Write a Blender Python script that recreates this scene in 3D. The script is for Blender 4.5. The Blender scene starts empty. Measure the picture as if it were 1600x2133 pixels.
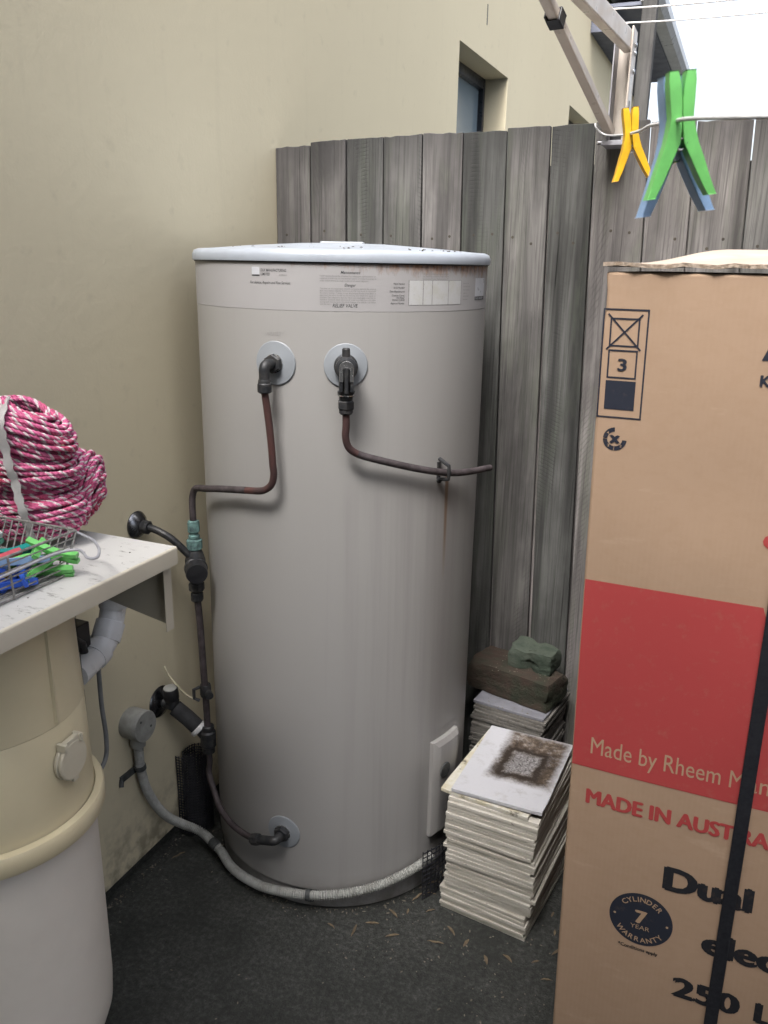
import bpy, bmesh, math, random
from math import sin, cos, pi, radians, sqrt, atan2
from mathutils import Vector, Matrix

# site frame (metres): x = distance out from the rendered house wall, y = distance along it
# (fence line at y = 0, yard at y < 0), z = up from the concrete
random.seed(7)
SC = bpy.context.scene
COL = SC.collection

# ------------------------------------------------------------------ camera
cam_d = bpy.data.cameras.new('camera')
cam_d.sensor_fit = 'VERTICAL'; cam_d.sensor_height = 24.0
cam_d.lens = 24.0 * 1725.0 / 2133.0
cam_d.clip_start = 0.02; cam_d.clip_end = 500
cam_d.dof.use_dof = True; cam_d.dof.focus_distance = 1.62; cam_d.dof.aperture_fstop = 8.0
cam = bpy.data.objects.new('camera', cam_d); COL.objects.link(cam)
_f = Vector((-0.36962949, 0.88362773, -0.28736052))
_r = Vector((0.92032874, 0.39074422, 0.01771917))
_u = Vector((-0.12794162, 0.25791661, 0.95765858))
cam.matrix_world = Matrix(((_r.x, _u.x, -_f.x, 1.12900613), (_r.y, _u.y, -_f.y, -1.95006567),
                           (_r.z, _u.z, -_f.z, 1.37), (0, 0, 0, 1)))
SC.camera = cam

# ------------------------------------------------------------------ sky, sun, exposure
SUN_EL, SUN_AZ = radians(52), radians(180)      # bright overcast, brightest high behind the viewer
world = bpy.data.worlds.new('World'); SC.world = world; world.use_nodes = True
wn = world.node_tree.nodes; wl = world.node_tree.links
sky = wn.new('ShaderNodeTexSky'); sky.sky_type = 'NISHITA'; sky.sun_disc = False
sky.sun_elevation = SUN_EL; sky.sun_rotation = SUN_AZ
sky.air_density = 1.0; sky.dust_density = 6.0; sky.ozone_density = 1.0; sky.altitude = 0
hs = wn.new('ShaderNodeHueSaturation'); hs.inputs['Saturation'].default_value = .45      # cloud cover: nearly colourless sky
wl.new(sky.outputs[0], hs.inputs['Color']); wl.new(hs.outputs[0], wn['Background'].inputs[0]); wn['Background'].inputs[1].default_value = 0.14
sun_d = bpy.data.lights.new('sun', 'SUN'); sun_d.energy = 1.5; sun_d.angle = radians(22); sun_d.color = (1.0, 0.985, 0.97)
sun = bpy.data.objects.new('sun', sun_d); COL.objects.link(sun)
_sd = Vector((sin(SUN_AZ) * cos(SUN_EL), cos(SUN_AZ) * cos(SUN_EL), sin(SUN_EL)))
sun.rotation_euler = (-_sd).to_track_quat('-Z', 'Y').to_euler(); sun.location = (0, -6, 8)
SC.view_settings.view_transform = 'Standard'; SC.view_settings.look = 'None'
SC.view_settings.exposure = 1.74; SC.view_settings.gamma = 1.0; SC.view_settings.use_curve_mapping = False
try:
    SC.cycles.max_bounces = 6; SC.cycles.diffuse_bounces = 1
except Exception:
    pass

# ------------------------------------------------------------------ node / material helpers
class NT:
    def __init__(s, name):
        s.m = bpy.data.materials.new(name); s.m.use_nodes = True
        s.t = s.m.node_tree; s.b = s.t.nodes['Principled BSDF']
        s._c = None
    def n(s, t, **kw):
        nd = s.t.nodes.new(t)
        for k, v in kw.items(): setattr(nd, k, v)
        return nd
    def l(s, a, b): s.t.links.new(a, b); return s
    def coord(s, scale=(1, 1, 1), rnd=False, loc=(0, 0, 0), rot=(0, 0, 0)):
        tc = s.n('ShaderNodeTexCoord'); mp = s.n('ShaderNodeMapping')
        mp.inputs['Scale'].default_value = scale; mp.inputs['Location'].default_value = loc; mp.inputs['Rotation'].default_value = rot
        src = tc.outputs['Object']
        if rnd:
            oi = s.n('ShaderNodeObjectInfo'); mu = s.n('ShaderNodeMath', operation='MULTIPLY'); mu.inputs[1].default_value = 37.0
            s.l(oi.outputs['Random'], mu.inputs[0])
            ad = s.n('ShaderNodeVectorMath', operation='ADD'); s.l(src, ad.inputs[0]); s.l(mu.outputs[0], ad.inputs[1]); src = ad.outputs[0]
        s.l(src, mp.inputs[0]); return mp.outputs[0]
    def noise(s, vec, scale=5, detail=4, rough=.55, dist=0):
        nd = s.n('ShaderNodeTexNoise'); nd.inputs['Scale'].default_value = scale; nd.inputs['Detail'].default_value = detail
        nd.inputs['Roughness'].default_value = rough; nd.inputs['Distortion'].default_value = dist
        s.l(vec, nd.inputs['Vector']); return nd.outputs[0]
    def ramp(s, fac, stops):
        nd = s.n('ShaderNodeValToRGB'); e = nd.color_ramp.elements
        while len(e) < len(stops): e.new(.5)
        for i, (p, c) in enumerate(stops):
            e[i].position = p; e[i].color = (c, c, c, 1) if not hasattr(c, '__len__') else (*c, 1)
        s.l(fac, nd.inputs[0]); return nd.outputs[0]
    def mix(s, fac, a, b, mode='MIX'):
        nd = s.n('ShaderNodeMix', data_type='RGBA', blend_type=mode)
        for i, v in ((0, fac), (6, a), (7, b)):
            if hasattr(v, 'is_linked') or hasattr(v, 'links'): s.l(v, nd.inputs[i])
            elif hasattr(v, '__len__'): nd.inputs[i].default_value = (*v, 1)
            else: nd.inputs[i].default_value = v
        return nd.outputs[2]
    def math(s, op, a, b=0.0):
        nd = s.n('ShaderNodeMath', operation=op)
        for i, v in ((0, a), (1, b)):
            if hasattr(v, 'links'): s.l(v, nd.inputs[i])
            else: nd.inputs[i].default_value = v
        return nd.outputs[0]
    def bump(s, h, strength=.3, dist=.002, prev=None):
        nd = s.n('ShaderNodeBump'); nd.inputs['Strength'].default_value = strength; nd.inputs['Distance'].default_value = dist
        s.l(h, nd.inputs['Height'])
        if prev is not None: s.l(prev, nd.inputs['Normal'])
        return nd.outputs[0]
    def out(s, col=None, rough=None, metal=None, normal=None, spec=None):
        for k, v in (('Base Color', col), ('Roughness', rough), ('Metallic', metal), ('Normal', normal), ('Specular IOR Level', spec)):
            if v is None: continue
            if hasattr(v, 'links'): s.l(v, s.b.inputs[k])
            elif hasattr(v, '__len__'): s.b.inputs[k].default_value = (*v, 1)
            else: s.b.inputs[k].default_value = v
        return s.m

def simple(name, c, c2=None, scale=30, rough=.5, metal=0, bump=.1, bdist=.001, bscale=None, rnd=True, lo=.35, hi=.65, stretch=(1, 1, 1), spec=None):
    """two-tone mottled surface with fine relief"""
    t = NT(name); c2 = c2 or tuple(v * .72 for v in c)
    v = t.coord(stretch, rnd)
    col = t.ramp(t.noise(v, scale, 5), [(lo, c), (hi, c2)])
    h = t.noise(v, bscale or scale * 5, 3)
    rr = t.ramp(t.noise(v, scale * 1.7, 3), [(.3, max(rough - .1, .05)), (.7, min(rough + .12, 1))])
    return t.out(col, rr, metal, t.bump(h, bump, bdist), spec)

M = {}
# painted render on the house wall
t = NT('wall_render'); v = t.coord()
big = t.noise(v, 1.6, 5, .6); fine = t.noise(v, 140, 4, .6); mid = t.noise(v, 22, 4)
streak = t.noise(t.coord((1, 9, .9)), 3.0, 5, .6)
c = t.mix(t.ramp(big, [(.35, 0), (.7, .55)]), (.68, .61, .44), (.64, .57, .41))
c = t.mix(t.ramp(streak, [(.58, 0), (.80, .14)]), c, (.42, .375, .28))
c = t.mix(t.ramp(mid, [(.62, 0), (.75, .25)]), c, (.45, .40, .29))
sz = t.n('ShaderNodeSeparateXYZ'); t.l(t.n('ShaderNodeTexCoord').outputs['Object'], sz.inputs[0])
spl = t.math('MULTIPLY', t.ramp(sz.outputs[2], [(.04, 1), (.22, 0)]), t.ramp(mid, [(.42, 0), (.62, .8)]))      # soil splash near the ground
c = t.mix(spl, c, (.20, .175, .125))
n1 = t.bump(fine, .18, .0016); n2 = t.bump(t.noise(v, 30, 3), .16, .004, n1); n2 = t.bump(t.noise(t.coord((1, 1, 1.3)), 5, 4, .6), .10, .006, n2)
M['wall'] = t.out(c, .88, 0, n2, .25)
# weathered hardwood palings
def wood(name, light, dark, green):
    t = NT(name)
    base = t.coord((1, 1, 1), True)
    def sc(s3):
        mp = t.n('ShaderNodeMapping'); mp.inputs['Scale'].default_value = s3; t.l(base, mp.inputs[0]); return mp.outputs[0]
    oi = t.n('ShaderNodeObjectInfo')
    grain = t.noise(sc((230, 230, 3.5)), 1, 5, .7, .3)
    crack = t.noise(sc((120, 120, 1.4)), 1, 4, .6, .5)
    wide = t.noise(sc((22, 22, 1.1)), 1, 5, .62, 1.2)
    band = t.noise(sc((11, 11, .5)), 1, 3, .55, .4)
    blot = t.noise(sc((16, 16, 3)), 1, 5, .65, .5)
    cloud = t.noise(sc((9, 9, 4)), 1, 4, .6)
    c = t.mix(t.ramp(wide, [(.34, 0), (.66, 1)]), dark, light)
    c = t.mix(t.ramp(cloud, [(.40, .55), (.58, 0)]), c, tuple(v * .62 for v in dark))
    c = t.mix(t.ramp(band, [(.33, .9), (.46, 0)]), c, tuple(v * .25 for v in dark))
    c = t.mix(t.ramp(blot, [(.50, 0), (.68, .6)]), c, green)
    c = t.mix(t.ramp(grain, [(.34, .75), (.52, 0)]), c, tuple(v * .5 for v in dark))
    c = t.mix(t.ramp(crack, [(.27, .95), (.33, 0)]), c, tuple(v * .12 for v in dark))
    # faint circular-saw marks on part of some boards
    wv = t.n('ShaderNodeTexWave', wave_type='RINGS', rings_direction='Y'); wv.inputs['Scale'].default_value = 36; wv.inputs['Distortion'].default_value = 2.2
    wv.inputs['Detail'].default_value = 3; wv.inputs['Detail Scale'].default_value = 3
    ad = t.n('ShaderNodeVectorMath', operation='ADD'); tc = t.n('ShaderNodeTexCoord'); sp = t.n('ShaderNodeCombineXYZ')
    t.l(t.math('MULTIPLY', t.math('SUBTRACT', oi.outputs['Random'], .5), 1.9), sp.inputs[0]); t.l(t.math('MULTIPLY', oi.outputs['Random'], -2.3), sp.inputs[2])
    t.l(tc.outputs['Object'], ad.inputs[0]); t.l(sp.outputs[0], ad.inputs[1]); t.l(ad.outputs[0], wv.inputs['Vector'])
    msk = t.ramp(t.noise(sc((20, 20, 2)), 1, 4, .6), [(.52, 0), (.66, 1)])
    saw = t.math('MULTIPLY', t.ramp(wv.outputs['Fac'], [(.0, 1), (.3, 0)]), msk)
    c = t.mix(t.math('MULTIPLY', saw, .38), c, tuple(v * .45 for v in dark))
    vo = t.n('ShaderNodeTexVoronoi'); vo.inputs['Scale'].default_value = 1; t.l(sc((8, 8, 2.2)), vo.inputs['Vector'])
    kn = t.ramp(vo.outputs['Distance'], [(.035, 1), (.09, 0)])
    c = t.mix(t.math('MULTIPLY', kn, .8), c, (.03, .028, .026))
    # rain-darkened, ragged top ends
    sz = t.n('ShaderNodeSeparateXYZ'); t.l(tc.outputs['Object'], sz.inputs[0])
    mr = t.n('ShaderNodeMapRange'); mr.inputs[1].default_value = 1.56; mr.inputs[2].default_value = 1.67
    t.l(t.math('ADD', sz.outputs[2], t.math('MULTIPLY', t.math('SUBTRACT', wide, .5), .30)), mr.inputs[0])
    c = t.mix(t.math('MULTIPLY', mr.outputs[0], .6), c, (.028, .028, .03))
    c = t.mix(1.0, c, t.ramp(oi.outputs['Random'], [(0, (.50, .55, .52)), (.5, (.95, .93, .90)), (1, (1.40, 1.33, 1.30))]), 'MULTIPLY')
    h = t.math('ADD', t.math('ADD', grain, t.math('MULTIPLY', t.ramp(crack, [(.27, 0), (.34, 1)]), 1.2)), t.math('MULTIPLY', saw, -.3))
    return t.out(c, .87, 0, t.bump(h, .6, .0025), .3)
M['wood'] = wood('weathered_paling', (.185, .180, .178), (.084, .082, .081), (.10, .11, .088))
M['woodpost'] = wood('weathered_post', (.30, .28, .28), (.15, .14, .14), (.20, .20, .18))
# dark stained concrete
t = NT('stained_concrete'); v = t.coord()
sp = t.noise(v, 95, 6, .75); bl = t.noise(v, 7, 5, .65); sp2 = t.noise(v, 260, 3, .6)
c = t.ramp(sp, [(.30, (.016, .017, .016)), (.5, (.048, .050, .046)), (.72, (.12, .124, .112))])
c = t.mix(t.ramp(bl, [(.38, 0), (.66, .7)]), c, (.030, .032, .029))
c = t.mix(t.ramp(sp2, [(.66, 0), (.74, .6)]), c, (.15, .15, .14))
M['concrete'] = t.out(c, t.ramp(bl, [(.35, .62), (.7, .9)]), 0, t.bump(t.math('ADD', sp, sp2), .8, .004), .35)
# heater enamel with weathering
t = NT('heater_enamel'); v = t.coord(); sx = t.n('ShaderNodeSeparateXYZ'); t.l(t.n('ShaderNodeTexCoord').outputs['Object'], sx.inputs[0])
X, Y, Z = sx.outputs[0], sx.outputs[1], sx.outputs[2]
base = t.mix(t.ramp(t.noise(v, 3.5, 4), [(.35, 0), (.7, .5)]), (.322, .313, .303), (.300, .290, .279))
run = t.noise(t.coord((26, 26, .8)), 1, 5, .6)                          # rain-wash runs down the right side
side = t.ramp(X, [(.05, 0), (.2, 1)])
low = t.ramp(Z, [(.93, 1), (1.02, 0)])
c = t.mix(t.math('MULTIPLY', t.math('MULTIPLY', t.ramp(run, [(.47, 0), (.66, .45)]), side), low), base, (.22, .21, .21))
c = t.mix(t.math('MULTIPLY', t.math('MULTIPLY', t.ramp(run, [(.34, .35), (.45, 0)]), side), low), c, (.33, .32, .32))
# drip stain below the pipe clip
def line_mask(px, py, wdt, z0, z1):
    dx = t.math('SUBTRACT', X, px); dy = t.math('SUBTRACT', Y, py)
    d = t.math('SQRT', t.math('ADD', t.math('MULTIPLY', dx, dx), t.math('MULTIPLY', dy, dy)))
    m = t.math('SUBTRACT', 1.0, t.math('DIVIDE', d, wdt)); m = t.math('MAXIMUM', m, 0)
    mr = t.n('ShaderNodeMapRange'); mr.inputs[1].default_value = z0; mr.inputs[2].default_value = z1; t.l(Z, mr.inputs[0])
    top = t.math('LESS_THAN', Z, z1)
    return t.math('MINIMUM', t.math('MULTIPLY', t.math('MULTIPLY', m, mr.outputs[0]), t.math('MULTIPLY', top, 2.2)), 1)
a = radians(-20.2)
c = t.mix(line_mask(.3 * cos(a), .3 * sin(a), .0065, .74, .975), c, (.20, .115, .06))
c = t.mix(t.math('MULTIPLY', line_mask(.3 * cos(a), .3 * sin(a), .05, .25, .975), .30), c, (.21, .195, .19))
grime = t.math('MULTIPLY', t.ramp(Z, [(.0, 1), (.09, 0)]), t.ramp(t.noise(v, 18, 5, .7), [(.35, .1), (.65, .9)]))
c = t.mix(grime, c, (.12, .11, .095))
dust = t.noise(t.coord((60, 60, 1.1)), 1, 5, .65)
c = t.mix(t.ramp(dust, [(.58, 0), (.80, .20)]), c, (.22, .21, .195))
M['enamel'] = t.out(c, t.ramp(t.noise(v, 6, 3), [(.1, .34), (.9, .46)]), 0, t.bump(t.noise(t.coord((1, 1, .5)), 6, 2), .14, .010), .6)
# label band with rust creeping from under the lid
t = NT('heater_band'); v = t.coord(); sx = t.n('ShaderNodeSeparateXYZ'); t.l(t.n('ShaderNodeTexCoord').outputs['Object'], sx.inputs[0])
edge = t.math('ADD', sx.outputs[2], t.math('MULTIPLY', t.math('SUBTRACT', t.noise(t.coord((70, 70, 22)), 1, 6, .75), .5), .062))
edge = t.math('ADD', edge, t.math('MULTIPLY', t.math('SUBTRACT', sx.outputs[0], .2), .075))
mr = t.n('ShaderNodeMapRange'); mr.inputs[1].default_value = 1.354; mr.inputs[2].default_value = 1.376; t.l(edge, mr.inputs[0])
c = t.mix(t.ramp(t.noise(v, 6, 3), [(.35, 0), (.7, 1)]), (.345, .335, .335), (.325, .316, .316))
c = t.mix(mr.outputs[0], c, t.ramp(t.noise(v, 140, 4), [(.35, (.30, .15, .07)), (.6, (.12, .06, .035))]))
M['band'] = t.out(c, .5, 0, None, .4)
M['lid'] = simple('lid_paint', (.35, .385, .435), (.31, .335, .375), 14, .42, 0, .1, .001, 90)
M['plastic_plate'] = simple('escutcheon_plastic', (.275, .295, .32), (.25, .268, .288), 25, .38)
M['bronze'] = simple('tarnished_brass', (.030, .032, .036), (.075, .072, .07), 70, .5, .45, .35, .001, 160, lo=.42, hi=.72)
M['steel'] = simple('bright_steel', (.62, .62, .62), (.42, .42, .42), 60, .22, .9)
M['chrome'] = simple('dull_chrome', (.20, .21, .23), (.07, .07, .08), 30, .18, .95)
M['copper'] = simple('brown_copper', (.115, .055, .05), (.07, .045, .045), 30, .45, .45, .25, .0008, 140, stretch=(1, 1, .35))
M['copper_dusty'] = simple('dusty_copper', (.085, .070, .074), (.045, .036, .038), 55, .65, .3, .3, .0008, 180)
M['verdigris'] = simple('verdigris_brass', (.16, .29, .27), (.06, .10, .10), 90, .75, .15, .4, .0012, 180)
M['black'] = simple('black_plastic', (.012, .012, .014), (.02, .02, .022), 40, .42)
M['lag'] = simple('pipe_lagging', (.035, .036, .038), (.02, .02, .022), 60, .9, 0, .4, .002, 120)
M['mesh'] = simple('black_mesh_plastic', (.010, .011, .016), (.02, .02, .026), 40, .5)
M['conduit'] = simple('grey_conduit', (.36, .365, .345), (.26, .26, .24), 40, .5, 0, .15)
M['conduit_dark'] = simple('dark_saddle', (.035, .039, .041), (.08, .085, .085), 60, .6)
M['white_ring'] = simple('white_plastic', (.62, .62, .62), (.5, .5, .5), 40, .4)
M['wire_ins'] = simple('yellowed_wire', (.55, .50, .36), (.4, .36, .26), 40, .5)
M['cream_steel'] = simple('cream_steel', (.64, .59, .48), (.585, .535, .43), 12, .42, 0, .1, .001, 120)
t = NT('shelf_top_paint'); v = t.coord()
c = t.mix(t.ramp(t.noise(v, 9, 5, .6), [(.4, 0), (.7, .6)]), (.61, .60, .575), (.53, .52, .50))
c = t.mix(t.ramp(t.noise(t.coord((40, 110, 40), rot=(0, 0, .5)), 1, 6, .7), [(.585, 0), (.70, .8)]), c, (.16, .15, .135))
c = t.mix(t.ramp(t.noise(v, 160, 4, .6), [(.70, 0), (.78, .5)]), c, (.2, .185, .17))
M['shelf_top'] = t.out(c, .5, 0, t.bump(t.noise(v, 200, 3), .15, .0008), .4)
M['vac_cream'] = simple('cream_moulding', (.80, .70, .47), (.74, .645, .425), 8, .42, 0, .06, .001, 60)
M['vac_bin'] = simple('white_bin', (.86, .80, .715), (.77, .71, .63), 5, .5, 0, .15, .003, 22)
M['vac_cap'] = simple('cream_flap', (.72, .66, .51), (.67, .61, .47), 20, .4)
M['foam'] = simple('grey_gasket', (.10, .095, .085), (.22, .21, .19), 160, .95, 0, .6, .002, 240)
M['pvc'] = simple('white_pvc', (.88, .88, .89), (.84, .84, .85), 16, .3)
M['grey_cord'] = simple('grey_cord', (.27, .275, .275), None, 30, .5)
M['wire'] = simple('dull_wire', (.36, .35, .335), (.20, .19, .18), 120, .5, .35, .2, .0005)
M['wire_coat'] = simple('grey_coated_wire', (.42, .42, .45), (.34, .34, .37), 60, .45)
for nm, cc in (('blue', (.035, .13, .68)), ('green', (.20, .66, .17)), ('teal', (.01, .30, .27)), ('red', (.55, .03, .035)), ('yellow', (.75, .43, .015)),
               ('pink', (.60, .09, .12)), ('pale', (.46, .52, .50)), ('lblue', (.30, .47, .74)), ('cream', (.62, .52, .33)), ('mint', (.10, .42, .28))):
    M['peg_' + nm] = simple('peg_' + nm, cc, tuple(x * .85 for x in cc), 60, .38, 0, .05)
# rope: pink with a white yarn
t = NT('pink_rope'); at = t.n('ShaderNodeAttribute'); at.attribute_name = 'yarn'; v = t.coord()
pk = t.ramp(t.noise(v, 16, 4), [(.35, (.62, .095, .21)), (.5, (.67, .15, .32)), (.68, (.56, .075, .13))])
fib = t.noise(v, 600, 3)
pk = t.mix(t.ramp(fib, [(.45, 0), (.75, .35)]), pk, (.68, .30, .40))
c = t.mix(t.ramp(at.outputs['Fac'], [(.52, 0), (.66, 1)]), pk, t.mix(t.ramp(fib, [(.4, 0), (.7, .6)]), (.78, .68, .69), (.70, .50, .55)))
M['rope'] = t.out(c, .85, 0, t.bump(fib, .6, .0015), .2)
M['strap'] = simple('cotton_strap', (.52, .50, .49), (.42, .40, .39), 60, .85, 0, .4, .001, 500)
# carton board
t = NT('carton_board'); v = t.coord()
c = t.mix(t.ramp(t.noise(v, 3, 5, .6), [(.35, 0), (.7, .7)]), (.395, .275, .190), (.36, .250, .171))
c = t.mix(t.ramp(t.noise(t.coord((1, 1, 1.6)), 55, 5, .6), [(.45, 0), (.8, .25)]), c, (.31, .20, .12))
sc2 = t.noise(t.coord((2.2, 2.2, 9)), 3.2, 6, .7)
c = t.mix(t.ramp(sc2, [(.60, 0), (.74, .45)]), c, (.50, .37, .27))
fl = t.n('ShaderNodeTexWave'); fl.bands_direction = 'X'; fl.inputs['Scale'].default_value = 42; fl.inputs['Distortion'].default_value = .4; t.l(v, fl.inputs['Vector'])
nb = t.bump(fl.outputs['Fac'], .10, .0012); nb = t.bump(t.noise(v, 9, 4), .35, .006, nb)
M['carton'] = t.out(c, .78, 0, nb, .25)
def ink(name, col, show=.10):
    t = NT(name); v = t.coord()
    c = t.mix(t.ramp(t.noise(v, 70, 5, .7), [(.55, 0), (.85, show * 3)]), col, (.37, .24, .15))
    c = t.mix(t.ramp(t.noise(v, 5, 4), [(.4, 0), (.75, .35)]), c, tuple(x * .78 for x in col))
    return t.out(c, .7, 0, t.bump(t.noise(v, 9, 4), .3, .006), .25)
M['ink_red'] = ink('red_ink', (.40, .058, .058)); M['ink_navy'] = ink('navy_ink', (.022, .026, .04), .05); M['ink_black'] = ink('black_ink', (.018, .019, .024), .05)
M['ink_bare'] = ink('unprinted_board', (.42, .29, .19), 0)
M['kraft_top'] = simple('pale_carton_top', (.50, .42, .35), (.43, .345, .275), 14, .85, 0, .4, .003, 60)
M['flute'] = simple('torn_board_edge', (.44, .36, .29), (.24, .18, .13), 120, .95, 0, .8, .003, 260)
M['webbing'] = simple('black_webbing', (.010, .011, .016), (.016, .017, .022), 120, .55, 0, .4, .0006, 900)
# tiles
t = NT('tile_white'); v = t.coord((1, 1, 1), True)
c = t.mix(t.ramp(t.noise(v, 6, 4), [(.4, 0), (.7, 1)]), (.52, .50, .455), (.60, .585, .55))
c = t.mix(t.ramp(t.noise(t.coord((3, 3, 40), True), 12, 5, .65), [(.50, 0), (.70, .5)]), c, (.33, .28, .21))
c = t.mix(t.ramp(t.noise(v, 130, 5, .7), [(.62, 0), (.72, .75)]), c, (.12, .10, .08))
tone = t.ramp(t.n('ShaderNodeObjectInfo').outputs['Random'], [(0, (.80, .78, .74)), (1, (1.08, 1.06, 1.03))])
c = t.mix(1.0, c, tone, 'MULTIPLY')
M['tile'] = t.out(c, .5, 0, t.bump(t.noise(v, 180, 4), .25, .001), .4)
t = NT('tile_top'); v = t.coord(); sx = t.n('ShaderNodeSeparateXYZ'); t.l(t.n('ShaderNodeTexCoord').outputs['Object'], sx.inputs[0])
wob = t.math('MULTIPLY', t.math('SUBTRACT', t.noise(v, 34, 6, .75), .5), .040)
def rect(cx, cy, hx, hy, soft):
    ax = t.math('SUBTRACT', t.math('ABSOLUTE', t.math('SUBTRACT', sx.outputs[0], cx)), hx)
    ay = t.math('SUBTRACT', t.math('ABSOLUTE', t.math('SUBTRACT', sx.outputs[1], cy)), hy)
    d = t.math('ADD', t.math('MAXIMUM', ax, ay), wob)
    mr = t.n('ShaderNodeMapRange'); mr.inputs[1].default_value = soft; mr.inputs[2].default_value = -soft; t.l(d, mr.inputs[0]); return mr.outputs[0]
dirt = t.ramp(t.noise(v, 55, 6, .75), [(.34, (.03, .022, .017)), (.52, (.115, .085, .062)), (.68, (.30, .26, .225))])
c = t.mix(t.math('MULTIPLY', t.ramp(t.noise(v, 30, 5, .7), [(.55, 0), (.7, .5)]), 1), (.52, .52, .55), (.36, .345, .34))
c = t.mix(t.math('MULTIPLY', rect(.024, .040, .068, .096, .012), t.ramp(t.noise(v, 42, 5, .75), [(.30, .55), (.48, 1)])), c, dirt)
ring = t.math('SUBTRACT', rect(.014, .012, .052, .062, .010), rect(.014, .012, .030, .040, .007))
c = t.mix(t.math('MULTIPLY', ring, .96), c, (.030, .022, .017))
c = t.mix(rect(.014, .012, .030, .040, .006), c, t.ramp(t.noise(v, 210, 5, .8), [(.36, (.045, .04, .036)), (.62, (.34, .325, .325))]))
M['tile_top'] = t.out(c, .55, 0, t.bump(t.noise(v, 120, 5, .7), .5, .002), .4)
t = NT('tile_second'); v = t.coord()
c = t.mix(t.ramp(t.noise(v, 24, 5, .7), [(.42, 0), (.6, .85)]), (.62, .60, .54), (.50, .45, .31))
c = t.mix(t.ramp(t.noise(v, 46, 5, .7), [(.58, 0), (.68, .9)]), c, (.09, .075, .055))
M['tile_second'] = t.out(c, .55, 0, t.bump(t.noise(v, 120, 4), .3, .001), .4)
M['tile_grey'] = simple('grey_slate_tile', (.235, .235, .265), (.18, .18, .20), 20, .5, 0, .2, .001, 120)
t = NT('tile_rear'); v = t.coord((1, 1, 1), True)
c = t.mix(t.ramp(t.noise(v, 40, 6, .7), [(.50, 0), (.70, .7)]), (.17, .16, .145), (.055, .047, .04))
M['tile_rear'] = t.out(c, .75, 0, t.bump(t.noise(v, 130, 4), .4, .001), .3)
def brickm(name, a, b, moss):
    t = NT(name); v = t.coord()
    c = t.mix(t.ramp(t.noise(v, 26, 5, .65), [(.38, 0), (.62, 1)]), a, b)
    c = t.mix(t.ramp(t.noise(v, 12, 5, .6), [(.48, 0), (.62, .8)]), c, moss)
    c = t.mix(t.ramp(t.noise(v, 75, 5, .7), [(.64, 0), (.72, .8)]), c, (.02, .018, .015))
    return t.out(c, .92, 0, t.bump(t.noise(v, 85, 6, .75), 1.0, .006), .2)
M['brick'] = brickm('old_brick', (.062, .043, .034), (.052, .047, .035), (.034, .042, .028))
M['mossbrick'] = brickm('mossy_brick', (.085, .10, .078), (.068, .084, .066), (.046, .062, .046))
M['leaf'] = simple('dry_leaf', (.20, .155, .095), (.115, .085, .055), 90, .85)
M['speck_dark'] = simple('dark_debris', (.035, .03, .024), (.06, .05, .035), 90, .9)
M['speck_pale'] = simple('pale_debris', (.20, .18, .145), (.12, .105, .08), 90, .9)
M['alloy'] = simple('beige_aluminium', (.60, .54, .47), (.54, .48, .42), 20, .35)
M['alloy_dark'] = simple('grey_flange', (.33, .33, .36), (.26, .26, .29), 40, .5)
M['cordline'] = simple('white_line', (.75, .75, .75), (.62, .62, .62), 60, .5)
M['win_frame'] = simple('navy_window_frame', (.020, .024, .034), None, 30, .35)
t = NT('window_glass'); t.b.inputs['Transmission Weight'].default_value = 0.0
M['glass'] = t.out((.20, .26, .31), .08, 0, None, .7)
M['gutter'] = simple('grey_gutter', (.42, .43, .45), (.36, .37, .39), 10, .35)
M['soffit'] = simple('dark_soffit', (.10, .11, .15), (.14, .15, .19), 8, .7)
M['roof'] = simple('grey_roof_sheet', (.25, .25, .26), None, 8, .6)
M['decal_white'] = simple('white_sticker', (.52, .53, .56), (.47, .48, .51), 40, .35)
M['decal_print'] = simple('black_print', (.030, .030, .034), (.06, .06, .065), 300, .6)
M['decal_soft'] = simple('faded_print', (.17, .165, .165), (.26, .25, .25), 300, .6)
M['emboss'] = simple('worn_print', (.34, .33, .325), (.37, .36, .35), 120, .5)
t = NT('serial_plate'); v = t.coord()
c = t.mix(t.ramp(t.noise(v, 38, 5, .7), [(.45, 0), (.62, .6)]), (.46, .46, .46), (.41, .40, .35))
c = t.mix(t.ramp(t.noise(v, 120, 5, .75), [(.60, 0), (.70, .75)]), c, (.24, .24, .235))
M['serial'] = t.out(c, .45)

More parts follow.
